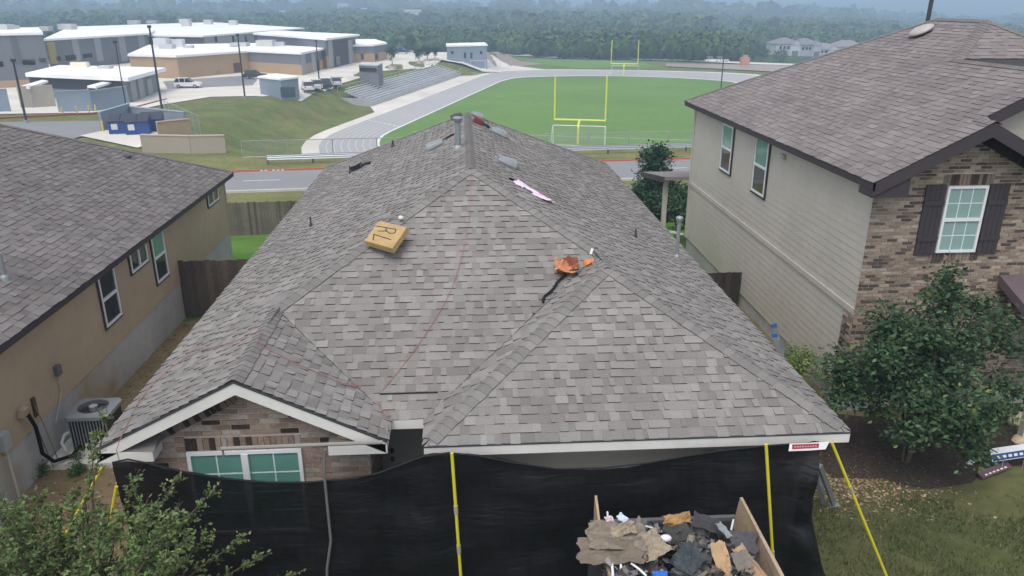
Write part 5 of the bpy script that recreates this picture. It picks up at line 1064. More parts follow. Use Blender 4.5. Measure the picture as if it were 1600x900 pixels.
def soccer_goal(label, s, t0, w_=7.3, hh=2.44, z0=ZF, dp=2.0, face=1, k=1.0):
    c = fst(s, t0, z0); t = thing('soccer_goal', label, 'goal', c, 'soccer goals'); P = lambda ds, dt, z: fst(s + ds * face, t0 + dt, z0 + z); r = .07 * k; cw = (.68, .70, .70)
    MB().tube([P(0, -w_ / 2, 0), P(0, -w_ / 2, hh), P(0, w_ / 2, hh), P(0, w_ / 2, 0)], r, 8, cw).build('front_frame', 'plastic', t)
    MB().tube([P(0, -w_ / 2, hh), P(dp * .4, -w_ / 2, hh), P(dp, -w_ / 2, .05), P(dp, w_ / 2, .05), P(dp * .4, w_ / 2, hh), P(0, w_ / 2, hh)], r * .6, 8, cw).build('back_frame', 'plastic', t)
    for sg in (-1, 1): MB().tube([P(0, sg * w_ / 2, .05), P(dp, sg * w_ / 2, .05)], r * .6, 8, cw).build('ground_bar', 'plastic', t)
    m_ = MB()
    m_.face([P(dp * .4, -w_ / 2, hh), P(dp * .4, w_ / 2, hh), P(dp, w_ / 2, .06), P(dp, -w_ / 2, .06)]); m_.face([P(0, -w_ / 2, hh - .02), P(0, w_ / 2, hh - .02), P(dp * .4, w_ / 2, hh - .02), P(dp * .4, -w_ / 2, hh - .02)]); m_.build('net', 'chainlink', t)
soccer_goal('white soccer goal under the near goalpost', -1.2, 0.1, face=-1); soccer_goal('white soccer goal under the far goalpost', 109.6, 0.2, face=1)
soccer_goal('left one of two small white goals beyond the stands', 112, -41.5, 4.2, 2.2, h(*fst(112, -41.5)[:2]), 1.2, 1, .8); soccer_goal('right one of two small white goals beyond the stands', 124, -39.8, 4.6, 2.2, h(*fst(124, -39.8)[:2]), 1.2, 1, .8)
# guardrail
gr = thing('guardrail', 'grey steel guardrail along the street behind the house', 'guardrail', (0, 69.2, h(0, 69.2)))
P0 = [V(x, 69.15 + .105 * x, h(x, 69.15 + .105 * x)) for x in np.arange(-17, 33, 1.9)]
m_ = MB()
for a, b2 in zip(P0, P0[1:]):
    for (z0, z1, o) in ((.42, .52, 0), (.52, .60, .06), (.60, .68, 0), (.68, .76, .06), (.76, .84, 0)):
        m_.face([a + V(0, -.05 + o * .8, z0), b2 + V(0, -.05 + o * .8, z0), b2 + V(0, -.05 + (.06 - o) * .8, z1), a + V(0, -.05 + (.06 - o) * .8, z1)], (.95, 1, 1.05)); m_.face([a + V(0, -.05, .84), b2 + V(0, -.05, .84), b2 + V(0, .1, .84), a + V(0, .1, .84)])
m_.build('rail', 'galvanised', gr)
for a in P0[::2]: MB().box(a.x - .07, a.x + .07, a.y + .1, a.y + .25, a.z - .2, a.z + .8, (.12, .11, .1)).build('post', 'wood', gr)
def chain_fence(label, pts, ht=1.9, step=3.0, cat='fence'):
    t = thing('chain_link_fence', label, cat, pts[len(pts) // 2]); ms = MB(); rl_ = MB()
    for a, b2 in zip(pts, pts[1:]): a, b2 = Vector(a), Vector(b2); u = V(0, 0, ht); ms.face([a, b2, b2 + u, a + u]); rl_.tube([a + u, b2 + u], .035, 5); rl_.tube([a + V(0, 0, .05), b2 + V(0, 0, .05)], .02, 4)
    ms.build('mesh_panel', 'chainlink', t); rl_.build('rail', 'galvanised', t)
    for a in pts: a = Vector(a); MB().tube([a - V(0, 0, .2), a + V(0, 0, ht + .05)], .045, 6).build('post', 'galvanised', t)
def gp(x, y, o=0): return V(x, y, h(x, y) + o)
chain_fence('chain-link fence along the near edge of the sports field', [gp(x, 72.6 + .09 * x) for x in np.arange(-20, 34, 4.0)], 1.5)
chain_fence('chain-link fence on the grass bank above the track', [gp(p.x, p.y) for p in [lerp(V(-27.5, 83), V(-40, 108), k / 7) for k in range(8)]], 2.2)
# light poles
def light_pole(label, base, top, r=.16):
    b_ = on_ground(*base); dxy = math.hypot(b_.x, b_.y); d = ray(*top); tt = CAM + d * (dxy / math.hypot(d.x, d.y)); t = thing('light_pole', label, 'pole', b_, 'dark school light poles'); K = (.03, .031, .036)
    MB().tube([(b_.x, b_.y, b_.z - .3), (b_.x, b_.y, tt.z)], r, 8, K, r1=r * .75).build('shaft', 'paint', t); MB().tube([(b_.x, b_.y, b_.z - .3), (b_.x, b_.y, b_.z + .5)], r * 1.7, 8, (.3, .29, .28)).build('footing', 'paint', t)
    MB().box(b_.x - .22, b_.x + .22, b_.y - .2, b_.y + .2, tt.z - .05, tt.z + .3, K).build('lamp_head', 'paint', t)
light_pole('leftmost dark light pole, just above the brown house roof', (42, 194), (21, 96), .15)
light_pole('tallest dark light pole on the left, right of the blue dumpsters', (254, 176), (231, 43), .17)
light_pole('thin dark light pole between the two left ones', (199, 178), (181, 67), .09)
light_pole('dark light pole left of the small blue-grey shed', (383, 155), (373, 56), .15)
light_pole('dark light pole behind the parked cars', (499, 128), (494, 65), .14)
light_pole('dark light pole rising beside the eave of the two-storey house', (1126, 142), (1131, 76), .15)
# grandstand
gs = thing('grandstand', 'long grey grandstand along the running track', 'grandstand', fst(70, -50, -10)); NR = 8
s0, s1 = 33, 100
for k in range(NR):
    t0 = -43.4 - k * .82; z0 = -9.55 + k * .235; o = fst(0, 0, 0)
    for (a, b2) in ((s0 + k * .4, 66), (67.4, 84), (85.4, s1)):
        MB().obox(o, FA, FL, Z1, a, b2, t0 - .80, t0, z0 - .30, z0, (.47, .475, .49)).build('step', 'paint', gs); MB().obox(o, FA, FL, Z1, a, b2, t0 - .62, t0 - .36, z0 + .36, z0 + .42, (.58, .59, .61)).build('bench', 'paint', gs)
MB().obox(fst(0, 0, 0), FA, FL, Z1, s0, s1, -43.5, -43.3, -10.5, -9.5, (.42, .42, .42)).build('front_wall', 'paint', gs); MB().obox(fst(0, 0, 0), FA, FL, Z1, s0 - .3, s0 - .1, -50.2, -43.3, -10.5, -8.9, (.4, .4, .41)).build('end_wall', 'paint', gs)
for s_ in range(int(s0), int(s1), 6): MB().tube([fst(s_, -50.1, -8.1), fst(s_, -50.1, -6.9)], .05, 5, (.3, .31, .33)).build('rail_post', 'paint', gs)
MB().tube([fst(s0, -50.1, -6.9), fst(s1, -50.1, -6.9)], .05, 5, (.35, .36, .38)).build('back_rail', 'paint', gs)
m_ = MB()
for s_ in range(int(s0), int(s1), 6): m_.tube([fst(s_, -43.25, -9.6), fst(s_, -43.25, -8.6)], .04, 5, (.5, .5, .5))
m_.tube([fst(s0, -43.25, -8.6), fst(s1, -43.25, -8.6)], .04, 5, (.55, .55, .55)); m_.build('front_rail', 'paint', gs)

# ================================================================== SCHOOL BUILDINGS
GREY, DGREY, TAN, BLUE, LGREY = (.165, .17, .19), (.125, .128, .145), (.40, .285, .175), (.23, .28, .34), (.33, .33, .345)
def building(name, label, corners, zr, zg, wall, band=None, overhang=.8, th=.45, roof_mat='rooffar', rcol=(1, 1, 1)):
    P = [atz(*c, zr) for c in corners]; c = sum(P, V(0, 0, 0)) / len(P); t = thing(name, label, 'building', V(c.x, c.y, zg))
    inn = [p + (c - p).normalized() * overhang for p in P]
    ar = sum(a.x * b2.y - b2.x * a.y for a, b2 in zip(inn, inn[1:] + inn[:1]))
    if ar < 0: inn = inn[::-1]; P = P[::-1]
    MB().prism(inn, zg - 5.0, zr - th, wall).build('wall', 'wallfar', t)
    if band: MB().prism([p + (p - c).normalized() * .12 for p in inn], zg - 5.0, zg + band[1], band[0]).build('lower_band', 'wallfar', t)
    MB().prism(P, zr - th, zr, rcol).build('roof', roof_mat, t); t['_'] = 0; del t['_']
    return t, inn
def facing(inn, px, py):                     # wall edge whose plane the pixel falls on, nearest to the camera
    best = None; d = ray(px, py)
    for a, b2 in zip(inn, inn[1:] + inn[:1]):
        e = (b2 - a); n_ = V(e.y, -e.x, 0).normalized()
        if n_.dot(V(d.x, d.y, 0)) >= 0: continue
        k = n_.dot(a - CAM) / n_.dot(d); p = CAM + d * k; u = (p - a).dot(e) / e.dot(e)
        if -.02 <= u <= 1.02 and (best is None or k < best[0]): best = (k, a, e.normalized(), n_, p)
    return best
def wallpatch(t, inn, x0, y0, x1, y1, name, col, mat='wallfar', dep=.12, zclip=None):
    f = facing(inn, (x0 + x1) / 2, (y0 + y1) / 2)
    if not f: return
    _, a, e, n_, p = f
    def on(x, y): d = ray(x, y); return CAM + d * (n_.dot(a - CAM) / n_.dot(d))
    A, B_ = on(x0, y1), on(x1, y0); u0, u1 = sorted(((A - a).dot(e), (B_ - a).dot(e))); z0, z1 = sorted((on((x0 + x1) / 2, y1).z, on((x0 + x1) / 2, y0).z))
    return MB().obox(V(a.x, a.y, 0), e, Z1, n_, u0, u1, z0, z1, .002, dep, col).build(name, mat, t)
def units(t, zr, lst):
    for (px, py, w_, hh, c) in lst: p = atz(px, py, zr); MB().box(p.x - w_ / 2, p.x + w_ / 2, p.y - w_ / 2, p.y + w_ / 2, zr + .002, zr + hh, c).build('rooftop_unit', 'wallfar', t)
UC = (.5, .5, .5)
tA, iA = building('school_building', 'tall dark grey school block at the left edge', [(-60, 52.5), (67, 50.5), (60, 42.5), (-60, 44)], 3.0, PZ, GREY, (TAN, 1.4), .3)
units(tA, 3.0, [(6, 46, 3, 1.0, UC), (20, 45, 2, .7, UC)])
for (x0, y0, x1, y1) in ((36, 93, 45, 101), (46, 93, 54, 101), (62, 91, 71, 97), (0, 96, 4, 104)): wallpatch(tA, iA, x0, y0, x1, y1, 'window', (.05, .055, .065), 'glass_dark')
for x in (24,): wallpatch(tA, iA, x, 55, x + 1, 100, 'panel_joint', (.12, .12, .135))
tB, iB = building('school_building', 'grey school hall with white eaves and pale downpipes', [(67, 61), (233, 51.5), (242, 46.5), (106, 43)], .5, PZ, GREY, None, 1.2)
units(tB, .5, [(72, 48, 3, 1.2, UC), (106, 46, 4, 1.6, UC)])
for x in (117, 152, 190, 221): wallpatch(tB, iB, x, 61 - (x - 68) * .055, x + 3, 96, 'downpipe', (.30, .31, .33))
wallpatch(tB, iB, 79, 65, 84, 100, 'yellow_panel', (.36, .31, .12))
for (x0, y0, x1, y1) in ((103, 86, 118, 94), (130, 84, 143, 90), (88, 88, 94, 95)): wallpatch(tB, iB, x0, y0, x1, y1, 'window', (.05, .055, .065), 'glass_dark')
tC, iC = building('school_building', 'broad white-roofed school block farthest back', [(232, 54.5), (317, 55.5), (476, 43.5), (330, 34.5), (112, 41.5)], -.2, PZ, DGREY, None, 1.5)
units(tC, -.2, [(210, 38, 4, 1.6, UC), (239, 36.5, 4, 1.2, UC), (290, 37, 4, 2.0, UC), (292, 41, 3, 1.6, UC), (326, 38, 3, 1.8, UC), (365, 39, 3, 1.8, UC)])
for x in (336, 363, 383): wallpatch(tC, iC, x, 56, x + 2, 66, 'window', (.06, .06, .07), 'glass_dark')
wallpatch(tC, iC, 320, 54, 396, 70, 'pale_panel', LGREY, dep=.06)
tD, iD = building('school_building', 'tan brick school wing with flat white roof', [(199, 84.5), (275, 86.5), (392, 78.5), (401, 67), (232, 70)], -2.0, PZ, TAN, None, .4)
units(tD, -2.0, [(254, 74, 3, 2.2, (.6, .6, .62)), (270, 73, 2.4, 1.8, (.6, .6, .62)), (280, 73, 2.4, 1.8, (.6, .6, .62)), (262, 76, 3, 1.0, UC), (295, 75, 2, .6, UC)])
wallpatch(tD, iD, 366, 98, 374, 113, 'door', (.10, .075, .06)); wallpatch(tD, iD, 339, 110, 343, 114, 'vent', (.3, .22, .15))
tF, iF = building('school_building', 'tall grey school gymnasium with recessed entrance', [(395, 51.5), (510, 60), (562, 53.5), (432, 47.5)], .35, PZ, GREY, (TAN, 3.0), 1.3)
wallpatch(tF, iF, 521, 63, 543, 104, 'entrance_recess', (.085, .085, .095)); wallpatch(tF, iF, 524, 88, 530, 104, 'door', (.02, .02, .025), 'glass_dark', .3)
for x in (514, 545): wallpatch(tF, iF, x, 62, x + 3, 104, 'pilaster', LGREY, dep=.3)
tG, iG = building('school_building', 'low grey and tan school wing in front of the gymnasium', [(352, 76.5), (470, 82), (511, 74), (396, 68.5)], -1.9, PZ, GREY, (TAN, 2.3), .5)
units(tG, -1.9, [(416, 72, 4, 1.4, (.55, .55, .5)), (431, 72, 1.5, 1, UC), (440, 72, 1.5, 1, UC), (460, 69, 1.6, 2.2, (.7, .7, .7)), (375, 72, 4, .8, UC)])
for x in (473, 488): wallpatch(tG, iG, x, 82, x + 2, 119, 'downpipe', LGREY, dep=.2)
wallpatch(tG, iG, 495, 94, 498, 113, 'door', (.05, .04, .04))
tH, iH = building('school_building', 'small grey and tan end wing right of the gymnasium', [(549, 70), (584, 69.5), (605, 66.5), (586, 61), (550, 61)], -2.2, PZ, GREY, (TAN, 2.3), .3)
for x in (564, 586): wallpatch(tH, iH, x, 84, x + 4, 93, 'door', (.06, .05, .05))
tE, iE = building('school_canopy', 'low service building with wide white canopy roof on the left', [(39, 114), (200, 121), (259, 105.5), (92, 101.5)], -2.7, PZ, (.20, .215, .24), None, 1.6, .6)
units(tE, -2.7, [(118, 105, 1.2, .9, (.75, .7, .55)), (125, 105, 1.2, .9, (.75, .7, .55)), (133, 105, 1.2, .9, (.75, .7, .55)), (165, 107, 2, .5, UC)])
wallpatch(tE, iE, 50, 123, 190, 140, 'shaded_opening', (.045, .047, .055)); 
for x in (206, 218, 232): wallpatch(tE, iE, x, 122, x + 2, 158, 'downpipe', LGREY, dep=.25)
def yardwall(name, label, pts, ht, col, z=PZ, mat='wallfar', cat='wall', th=.25):
    Q = [on_ground(*p) for p in pts]; t = thing(name, label, cat, Q[0])
    for i, (a, b2) in enumerate(zip(Q, Q[1:])):
        d = (b2 - a); d.z = 0; L = d.length; d.normalize(); n_ = d.cross(Z1); zb = min(a.z, b2.z) - .5
        MB().obox(V(a.x, a.y, 0), d, n_, Z1, 0, L, -th / 2, th / 2, zb, max(a.z, b2.z) + ht, col).build('wall_panel', mat, t); MB().obox(V(a.x, a.y, 0), d, n_, Z1, 0, L, -th / 2 - .05, th / 2 + .05, max(a.z, b2.z) + ht + .002, max(a.z, b2.z) + ht + .1, tuple(min(1, x * 1.3) for x in col)).build('coping', mat, t)
    return t
bx1 = yardwall('service_wall', 'blue-grey service yard wall under the canopy', [(92, 176), (146, 175), (200, 166)], 2.9, BLUE)
yardwall('service_wall', 'blue-grey service wall at the left edge', [(-30, 176), (18, 175)], 3.0, BLUE)
yardwall('screen_fence', 'tan mesh screen in front of the dark canopy', [(33, 170), (88, 167)], 3.2, (.34, .31, .26), th=.1, cat='fence')
def awning(label, px, zr):
    P = poly_px(px, zr); t = thing('awning', label, 'awning', sum(P, V(0, 0, 0)) / 4 - V(0, 0, zr - PZ)); MB().prism(P, zr - .3, zr).build('roof', 'rooffar', t)
    for p in P[:2]: MB().tube([(p.x, p.y, PZ - .1), (p.x, p.y, zr - .3)], .1, 6, LGREY).build('post', 'wallfar', t)
awning('small white awning left below the canopy roof', [(33, 134), (45, 136), (75, 126), (66, 124.5)], -3.6); awning('small white awning right below the canopy roof', [(136, 134), (150, 135), (185, 125), (174, 124)], -3.6)
for k, x in enumerate((98, 121, 140, 150)): 
    p = on_ground(x, 180 - k * 1.5); tag(MB().tube([p - V(0, 0, .1), p + V(0, 0, 1.0), p + V(0, 0, 1.1)], [.12, .12, .06], 8, (.55, .45, .12)).build('bollard', 'plastic'), ('first', 'second', 'third', 'fourth')[k] + ' yellow bollard from the left along the service yard', 'bollard', 'yellow bollards at the service yard')
m_ = MB()
kp = [on_ground(*p) for p in ((-40, 189), (10, 185.5), (80, 182), (140, 179.2), (200, 172), (260, 156))]
for a, b2 in zip(kp, kp[1:]): m_.bar(a + V(0, 0, .14), b2 + V(0, 0, .14), .3, .22, (.38, .08, .06))
m_.build('fire_lane_kerb', 'paint', **ST)
tI, iI = building('shed', 'small blue-grey shed with white roof on the grass bank', [(402, 119), (438, 123), (467.5, 119.5), (432, 114.5)], -3.68, PZ, BLUE, None, .25, .3)
for x in (439, 447, 455): wallpatch(tI, iI, x, 136, x + 5, 152, 'door', (.10, .12, .14))
tJ, iJ = building('press_box', 'grey press box above the grandstand', [(560, 100), (590, 101.5), (598, 98), (566, 96.5)], -3.8, PZ, GREY, None, .1, .25, 'rooffar', (.6, .6, .6))
wallpatch(tJ, iJ, 563, 106, 588, 112, 'window_band', (.06, .065, .075), 'glass_dark')
tK, iK = building('field_house', 'pale blue field house beyond the grandstand', [(697, 71), (762, 69.5), (757, 66), (697, 67.5)], -2.95, PZ, BLUE, None, .3, .4)
for x in (725, 735): wallpatch(tK, iK, x, 82, x + 3, 91, 'door', (.06, .07, .08))
for x in (705, 750): wallpatch(tK, iK, x, 80, x + 3, 84, 'window', (.1, .11, .12), 'glass_dark')
# dumpster yard
def dumpster(label, px, rot):
    b_ = on_ground(*px); t = thing('dumpster', label, 'dumpster', b_, 'blue school dumpsters'); U = V(math.cos(rot), math.sin(rot), 0); W = V(-U.y, U.x, 0); B0 = (.025, .07, .24)
    P = lambda u, w_, z: b_ + (U * u + W * w_ + V(0, 0, z)) * 1.22
    MB().hexa([P(-.95, -.75, .1), P(.95, -.75, .1), P(.95, .85, .1), P(-.95, .85, .1), P(-.95, -.9, 1.15), P(.95, -.9, 1.15), P(.95, .85, 1.6), P(-.95, .85, 1.6)], B0).build('bin', 'paint', t)
    for s in (-1, 0): MB().hexa([P(s * .95 + .02, -.98, 1.16), P(s * .95 + .93, -.98, 1.16), P(s * .95 + .93, .9, 1.62), P(s * .95 + .02, .9, 1.62), P(s * .95 + .02, -.98, 1.22), P(s * .95 + .93, -.98, 1.22), P(s * .95 + .93, .9, 1.68), P(s * .95 + .02, .9, 1.68)], (.03, .035, .05)).build('lid', 'plastic', t)
    for s in (-1, 1): MB().box(*(sorted((P(s * 1.0, 0, 0).x - .08, P(s * 1.0, 0, 0).x + .08))), P(0, -.3, 0).y, P(0, .3, 0).y, b_.z + .75, b_.z + .95, B0).build('fork_pocket', 'paint', t)
    MB().hexa([P(-.7, -.84, .5), P(-.2, -.84, .5), P(-.2, -.82, .5), P(-.7, -.82, .5), P(-.7, -.9, 1.0), P(-.2, -.9, 1.0), P(-.2, -.86, 1.0), P(-.7, -.86, 1.0)], (.6, .62, .65)).build('white_sticker', 'plastic', t)
dumpster('leftmost blue dumpster in the walled yard', (192, 209), .25); dumpster('middle blue dumpster in the walled yard', (218, 210), .25); dumpster('rightmost blue dumpster in the walled yard', (240, 206), .25)
yardwall('enclosure_wall', 'blue-grey back wall of the dumpster yard', [(160, 205), (206, 196), (292, 204)], 2.0, (.24, .28, .34))
yardwall('enclosure_wall', 'tan side wall of the dumpster yard', [(249, 223), (300, 217)], 2.0, (.37, .28, .18))
yardwall('retaining_wall', 'low tan block wall below the dumpster yard', [(224, 238), (300, 240), (354, 239)], 1.6, (.36, .31, .25))
p = on_ground(162, 207); tag(MB().tube([p - V(0, 0, .1), p + V(0, 0, 1.2), p + V(0, 0, 1.3)], [.11, .11, .05], 8, (.6, .45, .08)).build('bollard', 'plastic'), 'yellow bollard at the left end of the dumpster yard', 'bollard')
# vehicles
def car(label, px, rot, col, L=4.7, hh=1.75, suv=True, cat='car', group=None):
    b_ = on_ground(*px) + V(0, 0, .13); t = thing('parked_car', label, cat, b_, group); U = V(math.cos(rot), math.sin(rot), 0); W = V(-U.y, U.x, 0); P = lambda u, w_, z: b_ + U * u + W * w_ + V(0, 0, z); hw = .92
    prof = [(-L / 2, .35), (-L / 2 - .02, .8), (-L / 2 + .08, hh * .6), (L / 2 - 1.25, hh * .6), (L / 2 - .15, hh * .52), (L / 2, .75), (L / 2, .35)]
    m_ = MB(); n_ = len(prof); i = 0; m_.v = [P(u, -hw, z) for u, z in prof] + [P(u, hw, z) for u, z in prof]; m_.f = [tuple(range(n_))[::-1], tuple(range(n_, 2 * n_))] + [(k, (k + 1) % n_, n_ + (k + 1) % n_, n_ + k) for k in range(n_)]; m_.c = [col] * len(m_.f); m_.build('body', 'car_paint', t)
    r0_ = -L / 2 + (.12 if suv else .9); cab = [(r0_, hh * .6), (r0_ + .35, hh * .98), (L / 2 - 2.3, hh), (L / 2 - 1.35, hh * .6)]
    m_ = MB(); iw = hw - .14; m_.v = [P(u, -(hw - .03 if z < hh * .7 else iw), z) for u, z in cab] + [P(u, (hw - .03 if z < hh * .7 else iw), z) for u, z in cab]; m_.f = [(3, 2, 1, 0), (4, 5, 6, 7), (1, 2, 6, 5)]; m_.c = [(.5, .5, .5), (.5, .5, .5), col]; m_.f += [(0, 1, 5, 4), (2, 3, 7, 6)]; m_.c += [(.6, .6, .6)] * 2
    cb_ = m_.build('cabin', 'glass_dark', t); MB().obox(b_ + Z1 * (hh - .03), U, W, Z1, r0_ + .3, L / 2 - 2.25, -iw, iw, 0.02, .07, col).build('roof_panel', 'car_paint', cb_)
    for u in (r0_ + .9, r0_ + 1.9): MB().obox(b_, U, W, Z1, u, u + .1, -hw + .02, hw - .02, hh * .6, hh * .98, col).build('pillar', 'car_paint', cb_)
    for u in (-L / 2 + .85, L / 2 - .9):
        for s in (-1, 1): wo_ = MB().tube([P(u, s * (hw - .2), .33), P(u, s * (hw + .03), .33)], .33, 14).build('wheel', 'rubber', t); MB().tube([P(u, s * (hw - .1), .33), P(u, s * (hw + .045), .33)], .19, 10).build('rim', 'galvanised', wo_)
    for s in (-1, 1): MB().obox(b_, U, W, Z1, L / 2 - .06, L / 2 + .015, s * .62 - .2, s * .62 + .2, .68, .84, (.8, .8, .78)).build('headlight', 'plastic', t); MB().obox(b_, U, W, Z1, -L / 2 - .035, -L / 2 + .05, s * .7 - .12, s * .7 + .12, .78, 1.0, (.4, .03, .03)).build('tail_light', 'plastic', t)
    return t
car('white SUV parked by the tan school wing', (295, 138), .0, (.72, .72, .72))
for i, (x, y, c, l) in enumerate(((481, 143, (.66, .67, .68), 'nearest white SUV in the row of cars by the shed'), (494, 140, (.55, .57, .60), 'second car from the shed, silver'), (508, 138, (.04, .05, .08), 'third car from the shed, dark blue'), (524, 135, (.55, .58, .62), 'farthest car in the row by the shed, silver'))): car(l, (x, y), 1.9, c, group='cars parked by the shed')
car('dark pickup parked behind the small shed', (400, 124), .1, (.03, .03, .03)); car('dark blue car far off behind the school trees', (628, 84), 0, (.02, .04, .12)); 
car('white car far off on the right beyond the field', (1112, 98), 0, (.7, .7, .7)); car('second far white car right of the first, beyond the field', (1127, 98), 0, (.5, .5, .52))
p = on_ground(1163, 103); tag(MB().prism([(p.x - 1.2, p.y - 1.2), (p.x + 1.2, p.y - 1.2), (p.x + 1.2, p.y + 1.2), (p.x - 1.2, p.y + 1.2)], p.z - .2, p.z + 2.6, (.5, .27, .17)).prism([(p.x - .7, p.y - .7), (p.x + .7, p.y - .7), (p.x + .7, p.y + .7), (p.x - .7, p.y + .7)], p.z + 2.6, p.z + 3.3, (.5, .27, .17)).build('brick_pillar', 'wallfar'), 'small orange brick pillar far right beyond the field', 'pillar')
# planter trees on the plaza
for i, (x, y, hh, l) in enumerate(((613, 107, 4.6, 'nearest plaza tree, beside the press box'), (655, 99, 3.4, 'left one of three small plaza trees'), (668, 97, 3.4, 'middle one of three small plaza trees'), (680, 96, 3.6, 'right one of three small plaza trees'), (644, 82, 5.2, 'taller tree behind the plaza'))):
    b_ = on_ground(x, y); clump_tree('plaza_tree', l, b_ + V(0, 0, .5), 1, lobes_in(12, hh * .26, hh * .26, hh * .35, hh * .9, hh * .13, 100 + i), 1100, .32, [(.035, .075, .03), (.028, .06, .026)], 110 + i, r0=.12, group='trees on the school plaza')
    tag(MB().tube([b_ - V(0, 0, .2), b_ + V(0, 0, .62)], 1.1 if i < 4 else .6, 12, (.5, .42, .33)).build('planter', 'wallfar'), ('planter ring under the nearest plaza tree', 'planter of the left small plaza tree', 'planter of the middle small plaza tree', 'planter of the right small plaza tree', 'planter of the taller tree behind the plaza')[i], 'planter')
# far houses on the right
def far_house(label, px, w_, dp, eh, rh_, col, rcol, rot=.2):
    b_ = on_ground(*px); t = thing('far_house', label, 'house', b_, 'houses beyond the field'); U = V(math.cos(rot), math.sin(rot), 0); W = V(-U.y, U.x, 0); P = lambda u, v_, z: b_ + U * u + W * v_ + V(0, 0, z)
    MB().obox(b_, U, W, Z1, -w_ / 2, w_ / 2, -dp / 2, dp / 2, -1.5, eh, col).build('wall', 'wallfar', t)
    m_ = MB(); a, c = w_ / 2 + .5, dp / 2 + .5; A = [P(-a, -c, eh), P(a, -c, eh), P(a, c, eh), P(-a, c, eh)]; r1, r2 = P(-a + c * .9, 0, eh + rh_), P(a - c * .9, 0, eh + rh_)
    m_.face([A[0], A[1], r2, r1], rcol).face([A[1], A[2], r2], rcol).face([A[2], A[3], r1, r2], rcol).face([A[3], A[0], r1], rcol).face(A[::-1], rcol); m_.build('roof', 'wallfar', t)
    m_ = MB(); g0 = P(-w_ * .2, -dp / 2 - .3, 0); m_.obox(b_, U, W, Z1, w_ * .05, w_ * .42, -dp / 2 - 1.5, -dp / 2, -1.5, eh * .96, tuple(x * 1.1 for x in col)); m_.face([P(w_ * .02, -dp / 2 - 1.8, eh * .96), P(w_ * .45, -dp / 2 - 1.8, eh * .96), P(w_ * .235, -dp / 2 - 1.8, eh + rh_ * .6)], tuple(x * 1.1 for x in col)); m_.face([P(w_ * .02, -dp / 2 - 1.9, eh * .96), P(w_ * .235, -dp / 2 - 1.9, eh + rh_ * .62), P(w_ * .235, 0, eh + rh_ * .62), P(w_ * .02, 0, eh * .96)], rcol); m_.face([P(w_ * .235, -dp / 2 - 1.9, eh + rh_ * .62), P(w_ * .45, -dp / 2 - 1.9, eh * .96), P(w_ * .45, 0, eh * .96), P(w_ * .235, 0, eh + rh_ * .62)], rcol); m_.build('front_gable', 'wallfar', t)
    for u in (-.36, -.2, -.05): MB().obox(b_, U, W, Z1, w_ * u, w_ * u + 1.1, -dp / 2 - .08, -dp / 2, eh * .55, eh * .8, (.06, .065, .075)).build('window', 'glass_dark', t)
    MB().obox(b_, U, W, Z1, w_ * .1, w_ * .36, -dp / 2 - 1.58, -dp / 2 - 1.5, -.2, 2.2, (.16, .15, .15)).build('garage_door', 'wallfar', t)
RC = (.20, .19, .20)
far_house('leftmost white two-storey house beyond the field', (1222, 86), 12, 10, 5.2, 2.6, (.5, .51, .53), RC, .1); far_house('second house from the left beyond the field', (1253, 87), 12, 10, 5.2, 2.6, (.42, .43, .45), RC, .25)
far_house('third house beyond the field with pale garage', (1284, 88), 12, 10, 3.4, 2.6, (.52, .51, .5), (.24, .23, .23), -.1); far_house('fourth house beyond the field beside the brown roof', (1318, 89), 14, 10, 5.0, 2.6, (.45, .44, .43), (.25, .23, .22), .1)
for i, (x, y, l) in enumerate(((1190, 96, 'left round tree in front of the far houses'), (1218, 97, 'right round tree in front of the far houses'), (1178, 95, 'small far tree near the orange pillar'))):
    b_ = on_ground(x, y); clump_tree('far_tree', l, b_, 1, lobes_in(8, 2.0, 2.0, 1.4, 4.4, 1.2, 130 + i), 700, .6, [(.04, .085, .035), (.03, .065, .03)], 140 + i, r0=.18)
far_bl = ((150, 60, 1050, 'long pale building far behind the school', 'l'), (440, 26, 1120, 'pale far building left of centre on the hills', 'l'), (535, 14, 1240, 'white far building above the gymnasium', 'h'), (566, 22, 1180, 'wider white far building above the gymnasium', 'l'), (645, 18, 900, 'white far building above the field house', 'h'))
def at_px(px, d): a = math.atan((px - 800) / (FPX / math.cos(TILT))) + YAW; return d * math.sin(a), d * math.cos(a)
def clear_far(px, d):
    ok = np.ones(len(px), bool)
    for (x, w_, d0, l, k) in far_bl: hw = w_ / d0 * FPX * .6 + 3; ok &= ~((np.abs(px - x) < hw) & (d > d0 - 170) & (d < d0 + 8))
    return ok
for (x, w_, d0, l, k) in far_bl:
    bx_, by_ = at_px(x, d0); zb = h(bx_, by_); hh = 7 if k == 'l' else 11; t = thing('far_building', l, 'building', V(bx_, by_, zb))
    MB().prism([(bx_ - w_ / 2, by_), (bx_ + w_ / 2, by_), (bx_ + w_ / 2, by_ + 14), (bx_ - w_ / 2, by_ + 14)], zb - 4, zb + hh, (.62, .61, .6)).build('wall', 'wallfar', t)
    MB().prism([(bx_ - w_ / 2 - .5, by_ - .5), (bx_ + w_ / 2 + .5, by_ - .5), (bx_ + w_ / 2 + .5, by_ + 14.5), (bx_ - w_ / 2 - .5, by_ + 14.5)], zb + hh + .002, zb + hh + 1).build('roof', 'rooffar', t)
    nwin = max(2, int(w_ / 5))
    for q in range(nwin): MB().box(bx_ - w_ / 2 + (q + .3) * w_ / nwin, bx_ - w_ / 2 + (q + .7) * w_ / nwin, by_ - .1, by_ - .003, zb + hh * .45, zb + hh * .75, (.1, .1, .11)).build('window', 'wallfar', t)

